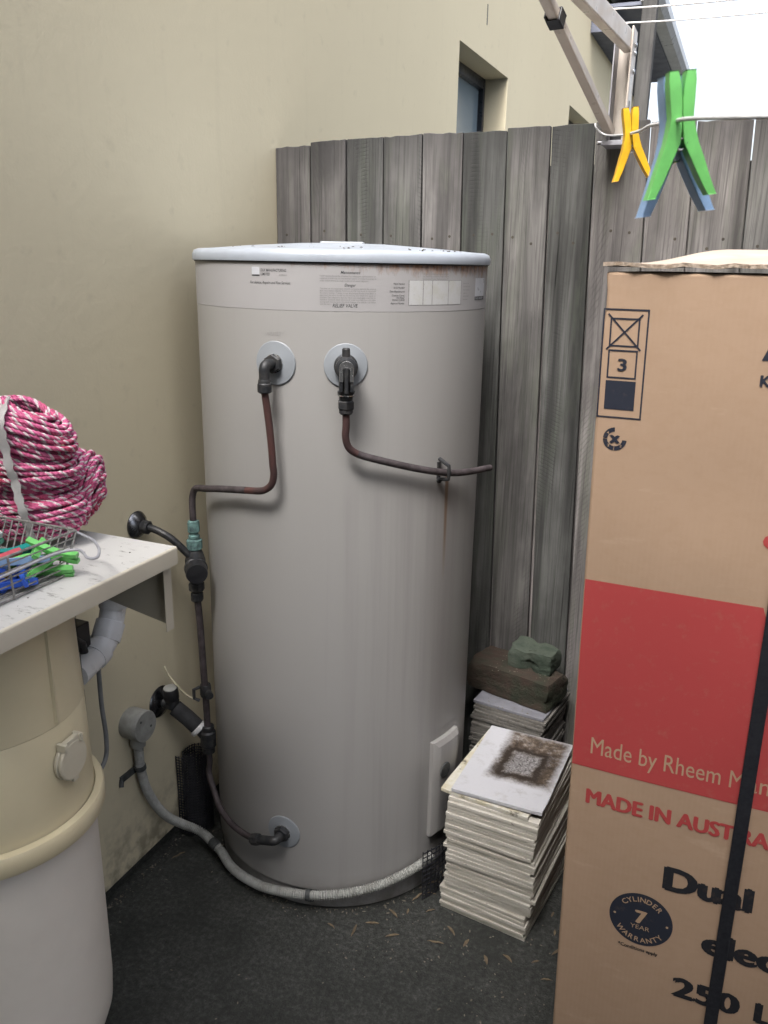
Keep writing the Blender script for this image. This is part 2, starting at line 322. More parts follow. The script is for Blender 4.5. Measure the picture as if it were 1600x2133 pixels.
# ------------------------------------------------------------------ mesh helpers
class MB:
    def __init__(s): s.v = []; s.f = []; s.a = None
    def add(s, vs, fs):
        o = len(s.v); s.v += [Vector(p) for p in vs]; s.f += [tuple(i + o for i in f) for f in fs]; return s
    def box(s, x0, x1, y0, y1, z0, z1, mtx=None):
        vs = [Vector((x, y, z)) for z in (z0, z1) for y in (y0, y1) for x in (x0, x1)]
        if mtx: vs = [mtx @ p for p in vs]
        return s.add(vs, [(0, 2, 3, 1), (4, 5, 7, 6), (0, 1, 5, 4), (2, 6, 7, 3), (1, 3, 7, 5), (0, 4, 6, 2)])
    def lathe(s, prof, n=32, mtx=None, a0=0., a1=2 * pi, cap=True):
        full = abs(a1 - a0 - 2 * pi) < 1e-6; m = n if full else n + 1
        vs = []
        for r, z in prof:
            for i in range(m):
                a = a0 + (a1 - a0) * i / n; vs.append(Vector((r * cos(a), r * sin(a), z)))
        fs = []
        for k in range(len(prof) - 1):
            for i in range(n):
                j = (i + 1) % m
                fs.append((k * m + i, k * m + j, (k + 1) * m + j, (k + 1) * m + i))
        if cap and full:
            if prof[0][0] > 1e-6: fs.append(tuple(range(m - 1, -1, -1)))
            if prof[-1][0] > 1e-6: fs.append(tuple((len(prof) - 1) * m + i for i in range(m)))
        if mtx: vs = [mtx @ p for p in vs]
        return s.add(vs, fs)
    def tube(s, pts, r, n=10, closed=False, rf=None, caps=True):
        pts = [Vector(p) for p in pts]; N = len(pts)
        def tan(i):
            if closed: return (pts[(i + 1) % N] - pts[i - 1]).normalized()
            return (pts[min(i + 1, N - 1)] - pts[max(i - 1, 0)]).normalized()
        t0 = tan(0); ref = Vector((0, 0, 1)) if abs(t0.z) < .9 else Vector((1, 0, 0))
        u = t0.cross(ref).normalized(); vs = []
        for i in range(N):
            t1 = tan(i); u = (u - t1 * u.dot(t1)).normalized(); w = t1.cross(u)
            rr = rf(i / max(N - 1, 1)) if rf else r
            for k in range(n):
                a = 2 * pi * k / n; vs.append(pts[i] + (u * cos(a) + w * sin(a)) * rr)
        fs = []
        for i in range(N if closed else N - 1):
            j = (i + 1) % N
            for k in range(n):
                l = (k + 1) % n; fs.append((i * n + k, i * n + l, j * n + l, j * n + k))
        if caps and not closed:
            fs.append(tuple(range(n - 1, -1, -1))); fs.append(tuple((N - 1) * n + k for k in range(n)))
        return s.add(vs, fs)
    def prism(s, poly, h0, h1, mtx=None):
        n = len(poly); vs = [Vector((x, y, h0)) for x, y in poly] + [Vector((x, y, h1)) for x, y in poly]
        if mtx: vs = [mtx @ p for p in vs]
        return s.add(vs, [tuple(range(n - 1, -1, -1)), tuple(range(n, 2 * n))] + [(i, (i + 1) % n, n + (i + 1) % n, n + i) for i in range(n)])

def cat(pts, per=8, closed=False):
    P_ = [Vector(p) for p in pts]; N = len(P_); out = []
    g = (lambda i: P_[i % N]) if closed else (lambda i: P_[max(0, min(N - 1, i))])
    for i in range(N if closed else N - 1):
        a, b, c, d = g(i - 1), g(i), g(i + 1), g(i + 2)
        for k in range(per):
            x = k / per
            out.append(.5 * ((2 * b) + (c - a) * x + (2 * a - 5 * b + 4 * c - d) * x * x + (3 * b - a - 3 * c + d) * x ** 3))
    if not closed: out.append(P_[-1])
    return out
def rounded_path(pts, r, seg=6):
    P_ = [Vector(p) for p in pts]; out = [P_[0]]
    for i in range(1, len(P_) - 1):
        a, b, c = P_[i - 1], P_[i], P_[i + 1]; rr = min(r, (a - b).length * .48, (c - b).length * .48)
        p, q = b + (a - b).normalized() * rr, b + (c - b).normalized() * rr
        for k in range(seg + 1):
            x = k / seg; out.append(p * (1 - x) ** 2 + b * 2 * x * (1 - x) + q * x * x)
    out.append(P_[-1]); return out
def frame(origin, zdir, xhint=(0, 0, 1)):
    z = Vector(zdir).normalized(); x = Vector(xhint) if abs(z.dot(Vector(xhint).normalized())) < .98 else Vector((1, 0, 0)); x = (x - z * x.dot(z)).normalized(); y = z.cross(x)
    return Matrix(((x.x, y.x, z.x, origin[0]), (x.y, y.y, z.y, origin[1]), (x.z, y.z, z.z, origin[2]), (0, 0, 0, 1)))

WORLD = {}
def tag(o, label, cat_, group=None, kind=None):
    if label: o['label'] = label
    if cat_: o['category'] = cat_
    if group: o['group'] = group
    if kind: o['kind'] = kind
    return o
def thing(name, loc, label, cat_, group=None):
    o = bpy.data.objects.new(name, None); o.empty_display_size = .05; COL.objects.link(o); o.location = loc
    WORLD[o] = Vector(loc); return tag(o, label, cat_, group)
def obj(name, mb, mat, parent=None, smooth=40, bevel=0, seg=2, origin=None, sub=0):
    """mb holds world coordinates; the mesh is stored relative to its parent's place (or its own origin)"""
    if parent is not None: org = WORLD[parent]
    else:
        org = Vector(origin) if origin is not None else Vector((sum(p.x for p in mb.v) / len(mb.v), sum(p.y for p in mb.v) / len(mb.v), min(p.z for p in mb.v)))
    me = bpy.data.meshes.new(name); me.from_pydata([p - org for p in mb.v], [], mb.f); me.validate(); me.update()
    if mb.a is not None:
        at = me.attributes.new('yarn', 'FLOAT', 'POINT'); at.data.foreach_set('value', mb.a)
    if smooth:
        me.polygons.foreach_set('use_smooth', [True] * len(me.polygons)); me.set_sharp_from_angle(angle=radians(smooth))
    me.materials.append(M[mat] if isinstance(mat, str) else mat)
    o = bpy.data.objects.new(name, me); COL.objects.link(o)
    if parent is not None: o.parent = parent
    else: o.location = org
    WORLD[o] = org
    if bevel:
        b = o.modifiers.new('bevel', 'BEVEL'); b.width = bevel; b.segments = seg; b.limit_method = 'ANGLE'; b.angle_limit = radians(35)
    return o
def structure(o): o['kind'] = 'structure'; return o

def text_outline(s, width=None, height=None, bold=0., italic=0., align='LEFT', spacing=1., res=3, lines=1.0):
    """flat triangulated lettering (x right, y up), fitted to a width and/or a capital height"""
    cu = bpy.data.curves.new('lettering', 'FONT'); cu.body = s; cu.size = 1; cu.offset = bold; cu.shear = italic; cu.align_x = align
    cu.space_character = spacing; cu.space_line = lines; cu.resolution_u = res; cu.fill_mode = 'FRONT'
    o = bpy.data.objects.new('lettering', cu); COL.objects.link(o)
    dg = bpy.context.evaluated_depsgraph_get(); me = bpy.data.meshes.new_from_object(o.evaluated_get(dg))
    vs = [(v.co.x, v.co.y) for v in me.vertices]; fs = [tuple(p.vertices) for p in me.polygons]
    bpy.data.objects.remove(o); bpy.data.curves.remove(cu); bpy.data.meshes.remove(me)
    x0 = min(p[0] for p in vs); x1 = max(p[0] for p in vs)
    ky = (height / .729) if height else None
    kx = (width / (x1 - x0)) if width else None
    if ky is None: ky = kx
    if kx is None: kx = ky
    ox = x0 if align == 'LEFT' else (x0 + x1) / 2
    return [((x - ox) * kx, y * ky) for x, y in vs], fs

# ================================================================== SETTING
# ground: one concrete sheet to the horizon
g = MB(); n = 24
g.add([(x, y, 0) for y in (-60, 60) for x in (-60, 60)], [(0, 1, 3, 2)])
structure(obj('ground', g, 'concrete', smooth=0, origin=(0, 0, 0)))

# rendered house beside the passage -------------------------------------------------
house = thing('rendered_house', (0, 0, 0), 'cream rendered house with recessed windows running along the left and beyond the fence', 'house')
WT = -.24
def wall_with_openings(mb, y0, y1, z0, z1, holes):
    ys = sorted({y0, y1, *[h[0] for h in holes], *[h[1] for h in holes]}); zs = sorted({z0, z1, *[h[2] for h in holes], *[h[3] for h in holes]})
    for i in range(len(ys) - 1):
        for j in range(len(zs) - 1):
            cy, cz = (ys[i] + ys[i + 1]) / 2, (zs[j] + zs[j + 1]) / 2
            if any(h[0] < cy < h[1] and h[2] < cz < h[3] for h in holes): continue
            for x in (0, WT):
                q = [(x, ys[i], zs[j]), (x, ys[i + 1], zs[j]), (x, ys[i + 1], zs[j + 1]), (x, ys[i], zs[j + 1])]
                mb.add(q if x == WT else q[::-1], [(0, 1, 2, 3)] if x == WT else [(0, 1, 2, 3)])
    for a, b, c, d in holes:
        mb.add([(0, a, c), (WT, a, c), (WT, a, d), (0, a, d)], [(0, 1, 2, 3)]); mb.add([(0, b, c), (WT, b, c), (WT, b, d), (0, b, d)], [(3, 2, 1, 0)])
        mb.add([(0, a, d), (WT, a, d), (WT, b, d), (0, b, d)], [(0, 1, 2, 3)]); mb.add([(0, a, c), (WT, a, c), (WT, b, c), (0, b, c)], [(3, 2, 1, 0)])
    mb.add([(0, y0, z1), (WT, y0, z1), (WT, y1, z1), (0, y1, z1)], [(0, 1, 2, 3)])
    for y in (y0, y1): mb.add([(0, y, z0), (WT, y, z0), (WT, y, z1), (0, y, z1)], [(0, 1, 2, 3)])
HOLES = [(1.41, 2.12, 1.25, 2.19), (3.53, 4.35, 1.3, 2.305)]
w = MB(); wall_with_openings(w, -3.12, 6.6, .035, 3.15, HOLES)
house_wall = obj('wall', w, 'wall', house, smooth=0)
# dark rebate under the render
fw = MB(); fw.box(WT + .01, -.012, -3.1, 6.58, 0, .036); obj('footing', fw, 'concrete', house, smooth=0)
for (a, b, c, d) in HOLES:
    rx = -.105
    m = MB(); fwid = .045
    for (p, q, r_, s_) in ((a, a + fwid, c, d), (b - fwid * .6, b, c, d), (a + fwid, b - fwid * .6, d - fwid, d), (a + fwid, b - fwid * .6, c, c + fwid)):
        m.box(rx - .05, rx, p, q, r_, s_)
    fr = obj('window', m, 'win_frame', house, smooth=0, bevel=.003)
    gm = MB(); gm.box(rx - .03, rx - .024, a + fwid, b - fwid * .6, c + fwid, d - fwid); obj('pane', gm, 'glass', fr, smooth=0)
rw = MB(); rw.box(.001, 3.0, -3.12, -3.0, 0, 3.9); obj('unseen_shade_wall', rw, 'woodpost', house, smooth=0)  # unseen wall behind the viewer, added to shade the corner
rw = MB(); rw.box(1.95, 2.15, -1.5, .0, 0, 3.5); obj('unseen_shade_wall', rw, 'woodpost', house, smooth=0)  # second unseen wall, right of the carton, added to cut side light
ck = MB(); ck.box(-.004, .0015, 1.748, 1.756, 2.32, 2.395); obj('wall_slot', ck, 'black', house, smooth=0)
# eave of the same house further along
ev = MB(); ev.box(0.002, .32, 4.0, 6.35, 2.93, 2.95); ev.box(0.002, .12, 4.0, 6.35, 2.80, 2.93); so = obj('soffit', ev, 'soffit', house, smooth=0)
gt = MB(); prof = [(.30, 2.94), (.30, 3.03), (.315, 3.045), (.40, 3.045), (.425, 3.03), (.425, 2.975), (.40, 2.94)]
gt.prism([(x, z) for x, z in prof], 3.95, 6.4, Matrix(((1, 0, 0, 0), (0, 0, 1, 0), (0, 1, 0, 0), (0, 0, 0, 1)))); obj('gutter', gt, 'gutter', house, smooth=30)
rf = MB(); rf.add([(-.25, 3.95, 3.3), (.36, 3.95, 3.05), (.36, 6.4, 3.05), (-.25, 6.4, 3.3)], [(0, 1, 2, 3)]); rf.add([(-.25, 3.95, 3.27), (.36, 3.95, 3.046), (.36, 6.4, 3.046), (-.25, 6.4, 3.27)], [(3, 2, 1, 0)]); obj('roof', rf, 'roof', house, smooth=0)

# timber post standing behind the fence
p_ = MB(); p_.box(.445, .518, 3.0, 3.075, 0, 2.93); tag(obj('timber_post', p_, 'woodpost', None, 0, .004), 'tall weathered timber post rising behind the fence beside the eave', 'post')

# paling fence ---------------------------------------------------------------------
fence = thing('paling_fence', (0, 0, 0), 'weathered grey timber paling fence behind the water heater', 'fence')
edges = [.0, .0975, .195, .2925, .391, .489, .5915, .691, .785, .8985, .99, 1.10, 1.205, 1.31, 1.41, 1.51, 1.615, 1.72, 1.825, 1.93]
rng = random.Random(3)
tops = [1.643, 1.652, 1.655, 1.657, 1.659, 1.659, 1.664, 1.665, 1.667, 1.664, 1.66, 1.664, 1.66, 1.668, 1.662, 1.659, 1.665, 1.661, 1.664]
for i in range(len(edges) - 1):
    x0, x1 = edges[i] + rng.uniform(.0008, .0022), edges[i + 1] - rng.uniform(.0008, .0022)
    lean = lambda x: .066 * min(x, .82)
    yo = rng.uniform(0, .006); th = .016; nz, nx = 14, 6
    m = MB(); tp = tops[i]; cup = rng.uniform(-.0004, .0006); slope = rng.uniform(-.005, .005)
    vs = []
    jag = [rng.uniform(-.0015, .0012) for _ in range(nx + 1)]
    for s_ in (0, 1):
        for k in range(nz + 1):
            for q in range(nx + 1):
                u = q / nx; z = .008 + (tp - .008) * k / nz
                if k == nz: z += jag[q] + slope * (u - .5)
                x = x0 + (x1 - x0) * u + (1.66 - z) * lean((x0 + x1) / 2) / 1.66
                y = yo + (th if s_ else 0) + cup * (1 - (2 * u - 1) ** 2)
                vs.append((x, y, z))
    W_ = nx + 1; S_ = W_ * (nz + 1); fs = []
    for k in range(nz):
        for q in range(nx):
            a = k * W_ + q; fs.append((a, a + 1, a + 1 + W_, a + W_)); fs.append((S_ + a + W_, S_ + a + 1 + W_, S_ + a + 1, S_ + a))
    for k in range(nz):
        a = k * W_; fs.append((a, a + W_, S_ + a + W_, S_ + a)); b = a + nx; fs.append((b, S_ + b, S_ + b + W_, b + W_))
    for q in range(nx):
        a = nz * W_ + q; fs.append((a, a + 1, S_ + a + 1, S_ + a)); fs.append((q, S_ + q, S_ + q + 1, q + 1))
    m.add(vs, fs)
    pal = obj('paling', m, 'wood', fence, smooth=30, bevel=.0012, seg=1)
    for zz in (1.432, .36):
        for fx in (.30, .70):
            if rng.random() < .22: continue
            x = x0 + (x1 - x0) * (fx + rng.uniform(-.1, .1)) + (1.66 - zz) * lean((x0 + x1) / 2) / 1.66
            nm = MB(); nm.lathe([(.0032, 0), (.0032, .0006), (.0015, .001)], 9, frame((x, yo + min(cup, 0) + .0004, zz + rng.uniform(-.022, .018)), (0, -1, 0)))
            obj('nail', nm, 'speck_dark', pal, smooth=30)
for i in range(1, len(edges) - 1):  # strips added behind the paling gaps to stop light leaking through
    m = MB(); l0 = .066 * min(edges[i], .82); hw = .017; zt = 1.585
    m.add([(edges[i] + sx * hw + l0 * (1.66 - z) / 1.66, y, z) for z in (.008, zt) for y in (.0235, .0325) for sx in (-1, 1)], [(0, 2, 3, 1), (4, 5, 7, 6), (0, 1, 5, 4), (2, 6, 7, 3), (1, 3, 7, 5), (0, 4, 6, 2)]); obj('gap_light_block', m, 'woodpost', fence, smooth=0)
for zz in (.30, 1.39):
    m = MB(); m.box(.01, 1.94, .034, .072, zz, zz + .075); obj('rail', m, 'woodpost', fence, smooth=0)

# ================================================================== WATER HEATER
TC = Vector((.3457, -.3255, 0)); TR = .30
def tp(a, z, r=TR): a = radians(a); return Vector((TC.x + r * cos(a), TC.y + r * sin(a), z))
def er(a): a = radians(a); return Vector((cos(a), sin(a), 0))
TM = Matrix.Translation(TC)
heater = thing('water_heater', TC, 'tall pale grey cylindrical water heater standing in the corner of wall and fence', 'water heater')
m = MB(); m.lathe([(.294, .002), (.294, .046), (.300, .05), (.3003, .3), (.2997, .7), (.3002, 1.0), (.300, 1.2865), (.2992, 1.2872), (.2992, 1.369)], 128, TM); obj('body', m, 'enamel', heater, 30)
m = MB(); m.lathe([(.2992, 1.2874), (.3003, 1.2876), (.3003, 1.3695), (.2992, 1.3698)], 128, TM, cap=False); band = obj('label_band', m, 'band', heater, 30)
m = MB(); m.lathe([(.300, 1.3705), (.3050, 1.371), (.3056, 1.375), (.3052, 1.3825), (.302, 1.3895), (.294, 1.3925), (.27, 1.394), (.2, 1.4000), (.1, 1.4065), (0, 1.408)], 128, TM)
lid = obj('lid', m, 'lid', heater, 45)
m = MB(); m.lathe([(.301, 1.3680), (.3025, 1.3685), (.3025, 1.3715), (.301, 1.372)], 96, TM, cap=False); obj('lid_seal', m, 'black', heater, 30)
m = MB(); m.box(-.045, .045, -.03, .03, 1.404, 1.4115, Matrix.Translation(TC) @ Matrix.Rotation(radians(22), 4, 'Z')); obj('lid_cap', m, 'plastic_plate', lid, 0, .003)
def wrap(pts, fs, a0, z0, r, sx=1.):
    """bend flat lettering round the cylinder, a0 = angle at its left edge / centre"""
    mb = MB(); vs = []
    for x, y in pts:
        a = radians(a0) + x * sx / TR; vs.append((TC.x + r * cos(a), TC.y + r * sin(a), z0 + y))
    return mb.add(vs, fs)
def patch(a0, a1, z0, z1, r, nx=12):
    mb = MB(); vs = []
    for z in (z0, z1):
        for i in range(nx + 1): vs.append(tp(a0 + (a1 - a0) * i / nx, z, r))
    return mb.add(vs, [(i, i + 1, nx + 2 + i, nx + 1 + i) for i in range(nx)])
RB = .3006
def band_text(s, a, z, width=None, height=None, mat='decal_print', par=None, **k):
    pts, fs = text_outline(s, width, height, **k); obj('printed_text', wrap(pts, fs, a, z, RB), mat, par or band, 0)
obj('printed_square', patch(-96.9, -93.7, 1.3475, 1.3605, RB), 'decal_white', band, 0)
obj('printed_square', patch(-96.9, -93.7, 1.3448, 1.3470, RB), 'decal_print', band, 0)
band_text('DUX MANUFACTURING', -93.2, 1.3528, .051, .0052, bold=.004, italic=.2)
band_text('LIMITED', -93.2, 1.3462, .019, .0050, bold=.004, italic=.2)
band_text('AUSTRALIA', -86.3, 1.3458, .016, .003, mat='decal_soft', italic=.2)
band_text('For Advice, Repairs and Fast Service:', -97.7, 1.3318, .082, .0050, bold=.002, italic=.2)
band_text('Maintenance', -64.9, 1.3515, .034, .0052, bold=.003, italic=.2)
for i, s in enumerate(['Relief valves should be checked for adequate performance or', 'replaced at intervals not exceeding 5 years, or more frequently in', 'areas where there is a high incidence of water deposits.']):
    band_text(s, -71.9, 1.3465 - i * .0040, (.099, .099, .086)[i], .0027, mat='decal_soft')
band_text('Danger', -63.6, 1.3303, .020, .0050, bold=.003, italic=.2)
for i, s in enumerate(['The lever on the relief valve must be turned to operate the valve at', 'least once every 6 months. Failure to do this may result in rupture of', 'the water heater. If water is not discharged freely when lever is', 'operated, the valve should be checked by your local Dux agent or',
                       'plumber. The relief valve and the relief valve drain pipe must not be', 'sealed or blocked. Small amounts of water may leak from the valve', 'during each heating cycle. Continual leakage may indicate a problem', 'with the heater.']):
    band_text(s, -71.9, 1.3253 - i * .0038, .099 if i < 7 else .021, .0027, mat='decal_soft')
band_text('RELIEF VALVE', -67.6, 1.2945, .0445, .0065, bold=.004, italic=.2)
for i, s in enumerate(['240 V a.c. Mains Water Pressure Storage Type Heater', 'Cold Water Pressure Rated for Hot Water Unit System', 'Recommended Maximum Thermostat Setting 70 C']):
    band_text(s, -35.6, 1.3520 - i * .0043, .062, .0027, mat='decal_soft')
obj('serial_plate', patch(-41.2, -16.4, 1.2985, 1.3425, RB - .0002, 20), 'decal_soft', band, 0)
obj('serial_plate', patch(-40.9, -16.7, 1.2993, 1.3418, RB, 20), 'serial', band, 0)
for a in (-35.5, -31.6, -23.9):
    obj('plate_line', patch(a, a + .25, 1.2993, 1.3418, RB + .0003, 1), 'decal_soft', band, 0)
for s, z, wd in (('Model Number', 1.3345, .022), ('Serial Number', 1.3278, .022), ('Date Manufactured', 1.3212, .029), ('Capacity (Litres)', 1.3145, .025), ('Hot Water', 1.3104, .016), ('Delivery (Litres)', 1.3068, .024), ('Approval Number', 1.3008, .027)):
    band_text(s, -42.6 - wd / TR * 57.3, z, wd, .0033, italic=.15)
for i, z in enumerate((1.3355, 1.3300, 1.3240, 1.3180, 1.3125, 1.3065)):
    band_text(('Service at', 'any authorised', 'Dux service', 'agent or', 'licensed', 'plumber'[:8])[i], -15.2, z, (.020, .023, .023, .016, .020, .018)[i], .0026, mat='decal_soft')
obj('printed_square', patch(-6.0, 5.0, 1.3120, 1.3460, RB), 'decal_white', band, 0)
obj('printed_square', patch(-6.0, 5.0, 1.3050, 1.3116, RB), 'decal_print', band, 0)
band_text('DUX WATER', -5.4, 1.3064, .045, .0042, mat='decal_white', bold=.01)
pts, fs = text_outline('OUTLET', .034, .0065, bold=.01); obj('printed_text', wrap(pts, fs, -91.5, 1.243, .3008), 'emboss', heater, 0)

def cone_plate(name, a, z, R0, hole, rise, mat, par):
    """round escutcheon following the curve of the tank"""
    mb = MB(); n = 48; vs = []; rings = [(R0, .0006), (R0, .0022), (R0 * .97, .0032), (R0 * .6, rise * .8), (hole, rise)]
    for r_, h in rings:
        for i in range(n):
            q = 2 * pi * i / n; aa = radians(a) + r_ * cos(q) / TR; vs.append((TC.x + (TR + h) * cos(aa), TC.y + (TR + h) * sin(aa), z + r_ * sin(q)))
    fs = [(k * n + i, k * n + (i + 1) % n, (k + 1) * n + (i + 1) % n, (k + 1) * n + i) for k in range(len(rings) - 1) for i in range(n)]
    fs.append(tuple((len(rings) - 1) * n + i for i in range(n)))
    return obj(name, mb.add(vs, fs), mat, par, 30)
cone_plate('outlet_plate', -88.1, 1.193, .0400, .012, .006, 'plastic_plate', heater)
cone_plate('relief_plate', -63.1, 1.193, .0395, .02, .006, 'plastic_plate', heater)
cone_plate('inlet_plate', -88.6, .186, .0385, .012, .006, 'plastic_plate', heater)
def hexnut(mb, o, d, r, h, n=6, ch=.12):
    mb.lathe([(r * .9, 0), (r, h * ch), (r, h * (1 - ch)), (r * .9, h)], n, frame(o, d)); return mb

# access cover on the lower right of the tank: flange sheet + raised box
acc = MB(); nx = 10
a0, a1, z0, z1 = -27.4, -3.5, .125, .385
acc2 = patch(a0, a1, z0 - .012, z1 + .006, TR + .0012, 12)
cover = obj('access_cover', acc2, 'enamel', heater, 30)
cv = MB(); vs = []; A = (a0 + 3.0, a1 - 3.2)
poly = [(0, .012), (0, 1)]
rows = [(z0 + .012, 0), (z0 + .012, .010), (z0 + .022, .017), (z1 - .020, .017), (z1 - .010, .010), (z1 - .010, 0)]
for k, (z, h) in enumerate(rows):
    ins = 2.0 if h > .015 else (0.6 if h > .005 else 0)
    cols = [(A[0], 0 if h == 0 else 0), (A[0] + .05, h * .6), (A[0] + ins, h)] + [(A[0] + ins + (A[1] - A[0] - 2 * ins) * i / 6, h) for i in range(1, 6)] + [(A[1] - ins, h), (A[1] - .05, h * .6), (A[1], 0)]
    for a_, hh in cols: vs.append(tp(a_, z, TR + .0014 + hh))
nc = 10 + 1
fs = [(k * nc + i, k * nc + i + 1, (k + 1) * nc + i + 1, (k + 1) * nc + i) for k in range(len(rows) - 1) for i in range(nc - 1)]
cv.add(vs, fs); obj('cover_box', cv, 'enamel', cover, 35)
kn = MB(); kn.lathe([(.0180, 0), (.0180, .0014), (.0165, .0024), (0, .0024)], 28, frame(tp(-18.2, .300, TR + .0188), er(-17))); obj('knockout', kn, 'conduit_dark', cover, 30)

# ------------------------------------------------------------------ hot outlet: elbow + pipe round to the tempering valve
outp = thing('outlet_pipe', tp(-88, 1.193), 'brown copper pipe with elbow leaving the left plate and bending left round the tank', 'pipe')
a = -88.1; c0 = tp(a, 1.193, TR); d = er(a)
m = MB(); hexnut(m, c0 + d * .005, d, .0175, .012)
m.tube(rounded_path([c0 + d * .014, c0 + d * .036 + Vector((-.004, 0, 0)), c0 + d * .036 + Vector((-.004, 0, -.034))], .02, 8), .0097, 16); obj('elbow', m, 'bronze', outp, 35)
ring = MB(); ring.lathe([(.0165, 0), (.0175, .001), (.0175, .004), (.013, .0045)], 28, frame(c0 + d * .0035, d)); obj('bright_washer', ring, 'steel', outp, 30)
ec = c0 + d * .036 + Vector((-.004, 0, 0))
m = MB(); m.lathe([(.0105, 0), (.0113, .002), (.0113, .006), (.0128, .008), (.0128, .022), (.0105, .024)], 24, frame(ec + Vector((0, 0, -.026)), (0, 0, -1))); obj('compression_nut', m, 'bronze', outp, 30)
e0 = ec + Vector((0, 0, -.048))
pth = [e0, tp(-87.9, 1.088, .332), tp(-87.2, 1.03, .330), tp(-86.9, .975, .329), tp(-90.5, .9565, .329), tp(-98, .952, .327), tp(-112, .940, .324), tp(-122, .928, .324), tp(-128, .9215, .327), tp(-131.5, .914, .331), Vector((.1192, -.572, .897)), Vector((.118, -.5725, .875)), Vector((.118, -.572, .82))]
up = rounded_path([pth[0], pth[1], pth[2]], .02)
mp1 = MB(); mp1.tube(cat(pth[:3], 6) , .0068, 14); obj('pipe', mp1, 'copper', outp, 50)
mp2 = MB(); mp2.tube(cat([pth[2], pth[2] + Vector((.001, 0, -.02)), tp(-86.8, .992, .3295), tp(-87.6, .973, .3295), tp(-89.8, .961, .329), tp(-92.5, .9555, .3285), pth[5]], 6), .0068, 14); obj('pipe', mp2, 'copper', outp, 50)
mp3 = MB(); mp3.tube(cat(pth[5:], 7), .0069, 14); obj('pipe', mp3, 'copper_dusty', outp, 50)

# ------------------------------------------------------------------ relief valve and drain line
rel = thing('relief_valve', tp(-63.1, 1.193), 'dark brass relief valve with steel easing lever on the right plate', 'valve')
a = -63.1; c0 = tp(a, 1.193, TR); d = er(a); up_ = Vector((0, 0, 1)); sd = d.cross(up_)
m = MB(); m.lathe([(.0215, 0), (.0215, .012), (.017, .016), (.017, .03), (.0195, .034), (.0195, .044), (.016, .05), (0, .052)], 28, frame(c0 + d * .006, d)); obj('valve_body', m, 'bronze', rel, 30)
m = MB(); v0 = c0 + d * .030; m.lathe([(.012, 0), (.012, .008), (.0105, .010), (.0105, .018), (.0072, .019), (.0072, .032), (.0055, .034), (0, .034)], 12, frame(v0, (0, 0, 1))); obj('valve_cap', m, 'bronze', rel, 30)
m = MB(); m.lathe([(.0125, .01), (.013, .03), (.0125, .040), (.0155, .041), (.0155, .045), (.0115, .047), (.0105, .052)], 20, frame(v0 + d * .004, (0, 0, -1))); obj('outlet_spigot', m, 'bronze', rel, 30)
rg = MB(); rg.lathe([(.0145, 0), (.0152, .0006), (.0152, .0026), (.0145, .003)], 24, frame(v0 + d * .004 + Vector((0, 0, -.0465)), (0, 0, -1))); obj('bright_washer', rg, 'steel', rel, 30)
m = MB(); hexnut(m, v0 + d * .004 + Vector((0, 0, -.0575)), (0, 0, -1), .0155, .016, 6); m.lathe([(.012, 0), (.0125, .002), (.0125, .006), (.0115, .008)], 20, frame(v0 + d * .004 + Vector((0, 0, -.0495)), (0, 0, -1))); m.lathe([(.0125, 0), (.0125, .006), (.0098, .009)], 20, frame(v0 + d * .004 + Vector((0, 0, -.0735)), (0, 0, -1))); obj('compression_nut', m, 'bronze', rel, 30)
# easing lever: bent steel strip over the front, folding down
lv = MB(); L0 = c0 + d * .058
outl = [(-.0125, -.022), (-.0125, .002)] + [(-.0125 * cos(q), .002 + .0125 * sin(q)) for q in [pi * k / 10 for k in range(1, 10)]] + [(.0125, .002), (.0125, -.022), (.0055, -.022), (.0055, 0), (-.0055, 0), (-.0055, -.022)]
lm = Matrix(((sd.x, up_.x, d.x, L0.x), (sd.y, up_.y, d.y, L0.y), (sd.z, up_.z, d.z, L0.z), (0, 0, 0, 1)))
lv.prism(outl, -.0015, .0015, lm); obj('easing_lever', lv, 'steel', rel, 0, .0006)
lg = MB(); lg.box(-.0034, .0034, -.042, .004, -.004, .006, lm); lg.box(-.0125, -.0065, -.040, -.0225, -.012, 0.0, lm); lg.box(.0065, .0125, -.040, -.0225, -.012, 0.0, lm); obj('lever_arm', lg, 'bronze', rel, 0, .001)
drn = thing('relief_drain_pipe', tp(-63.1, 1.09, .33), 'brown copper drain pipe curving from the relief valve to the right across the tank', 'pipe')
st = v0 + d * .004 + Vector((0, 0, -.08))
dp = [st, st + Vector((.0005, 0, -.022)), tp(-63.2, 1.07, .3335), tp(-62.4, 1.052, .332), tp(-60.6, 1.041, .330), tp(-57.0, 1.0315, .327), tp(-48, 1.016, .322), tp(-38, 1.000, .319), tp(-28, .986, .318), tp(-18, .976, .320), tp(-8, .9705, .325), tp(-4, .9695, .330), tp(0.5, .9685, .339)]
q = cat(dp, 7); k0 = 32
m = MB(); m.tube(q[:k0], .0068, 14); obj('pipe', m, 'copper', drn, 50)
m = MB(); m.tube(q[k0 - 1:], .0068, 14); obj('pipe', m, 'copper_dusty', drn, 50)
cl = MB(); cl.box(-.0035, .0035, -.016, .018, -.002, .003, frame(tp(-25.5, .985, .3005), er(-25.5)) @ Matrix.Rotation(pi / 2, 4, 'Z') )
cl.tube([tp(-25.5, .966 + .0, .302), tp(-25.5, .972, .329), tp(-25.5, .985, .3305), tp(-25.5, .998, .329), tp(-25.5, 1.008, .303)], .0038, 8)
cl.lathe([(.0045, 0), (.0055, .002), (.0045, .006), (0, .007)], 10, frame(tp(-25.5, .964, .301), er(-25.5))); obj('pipe_clip', cl, 'bronze', drn, 35)

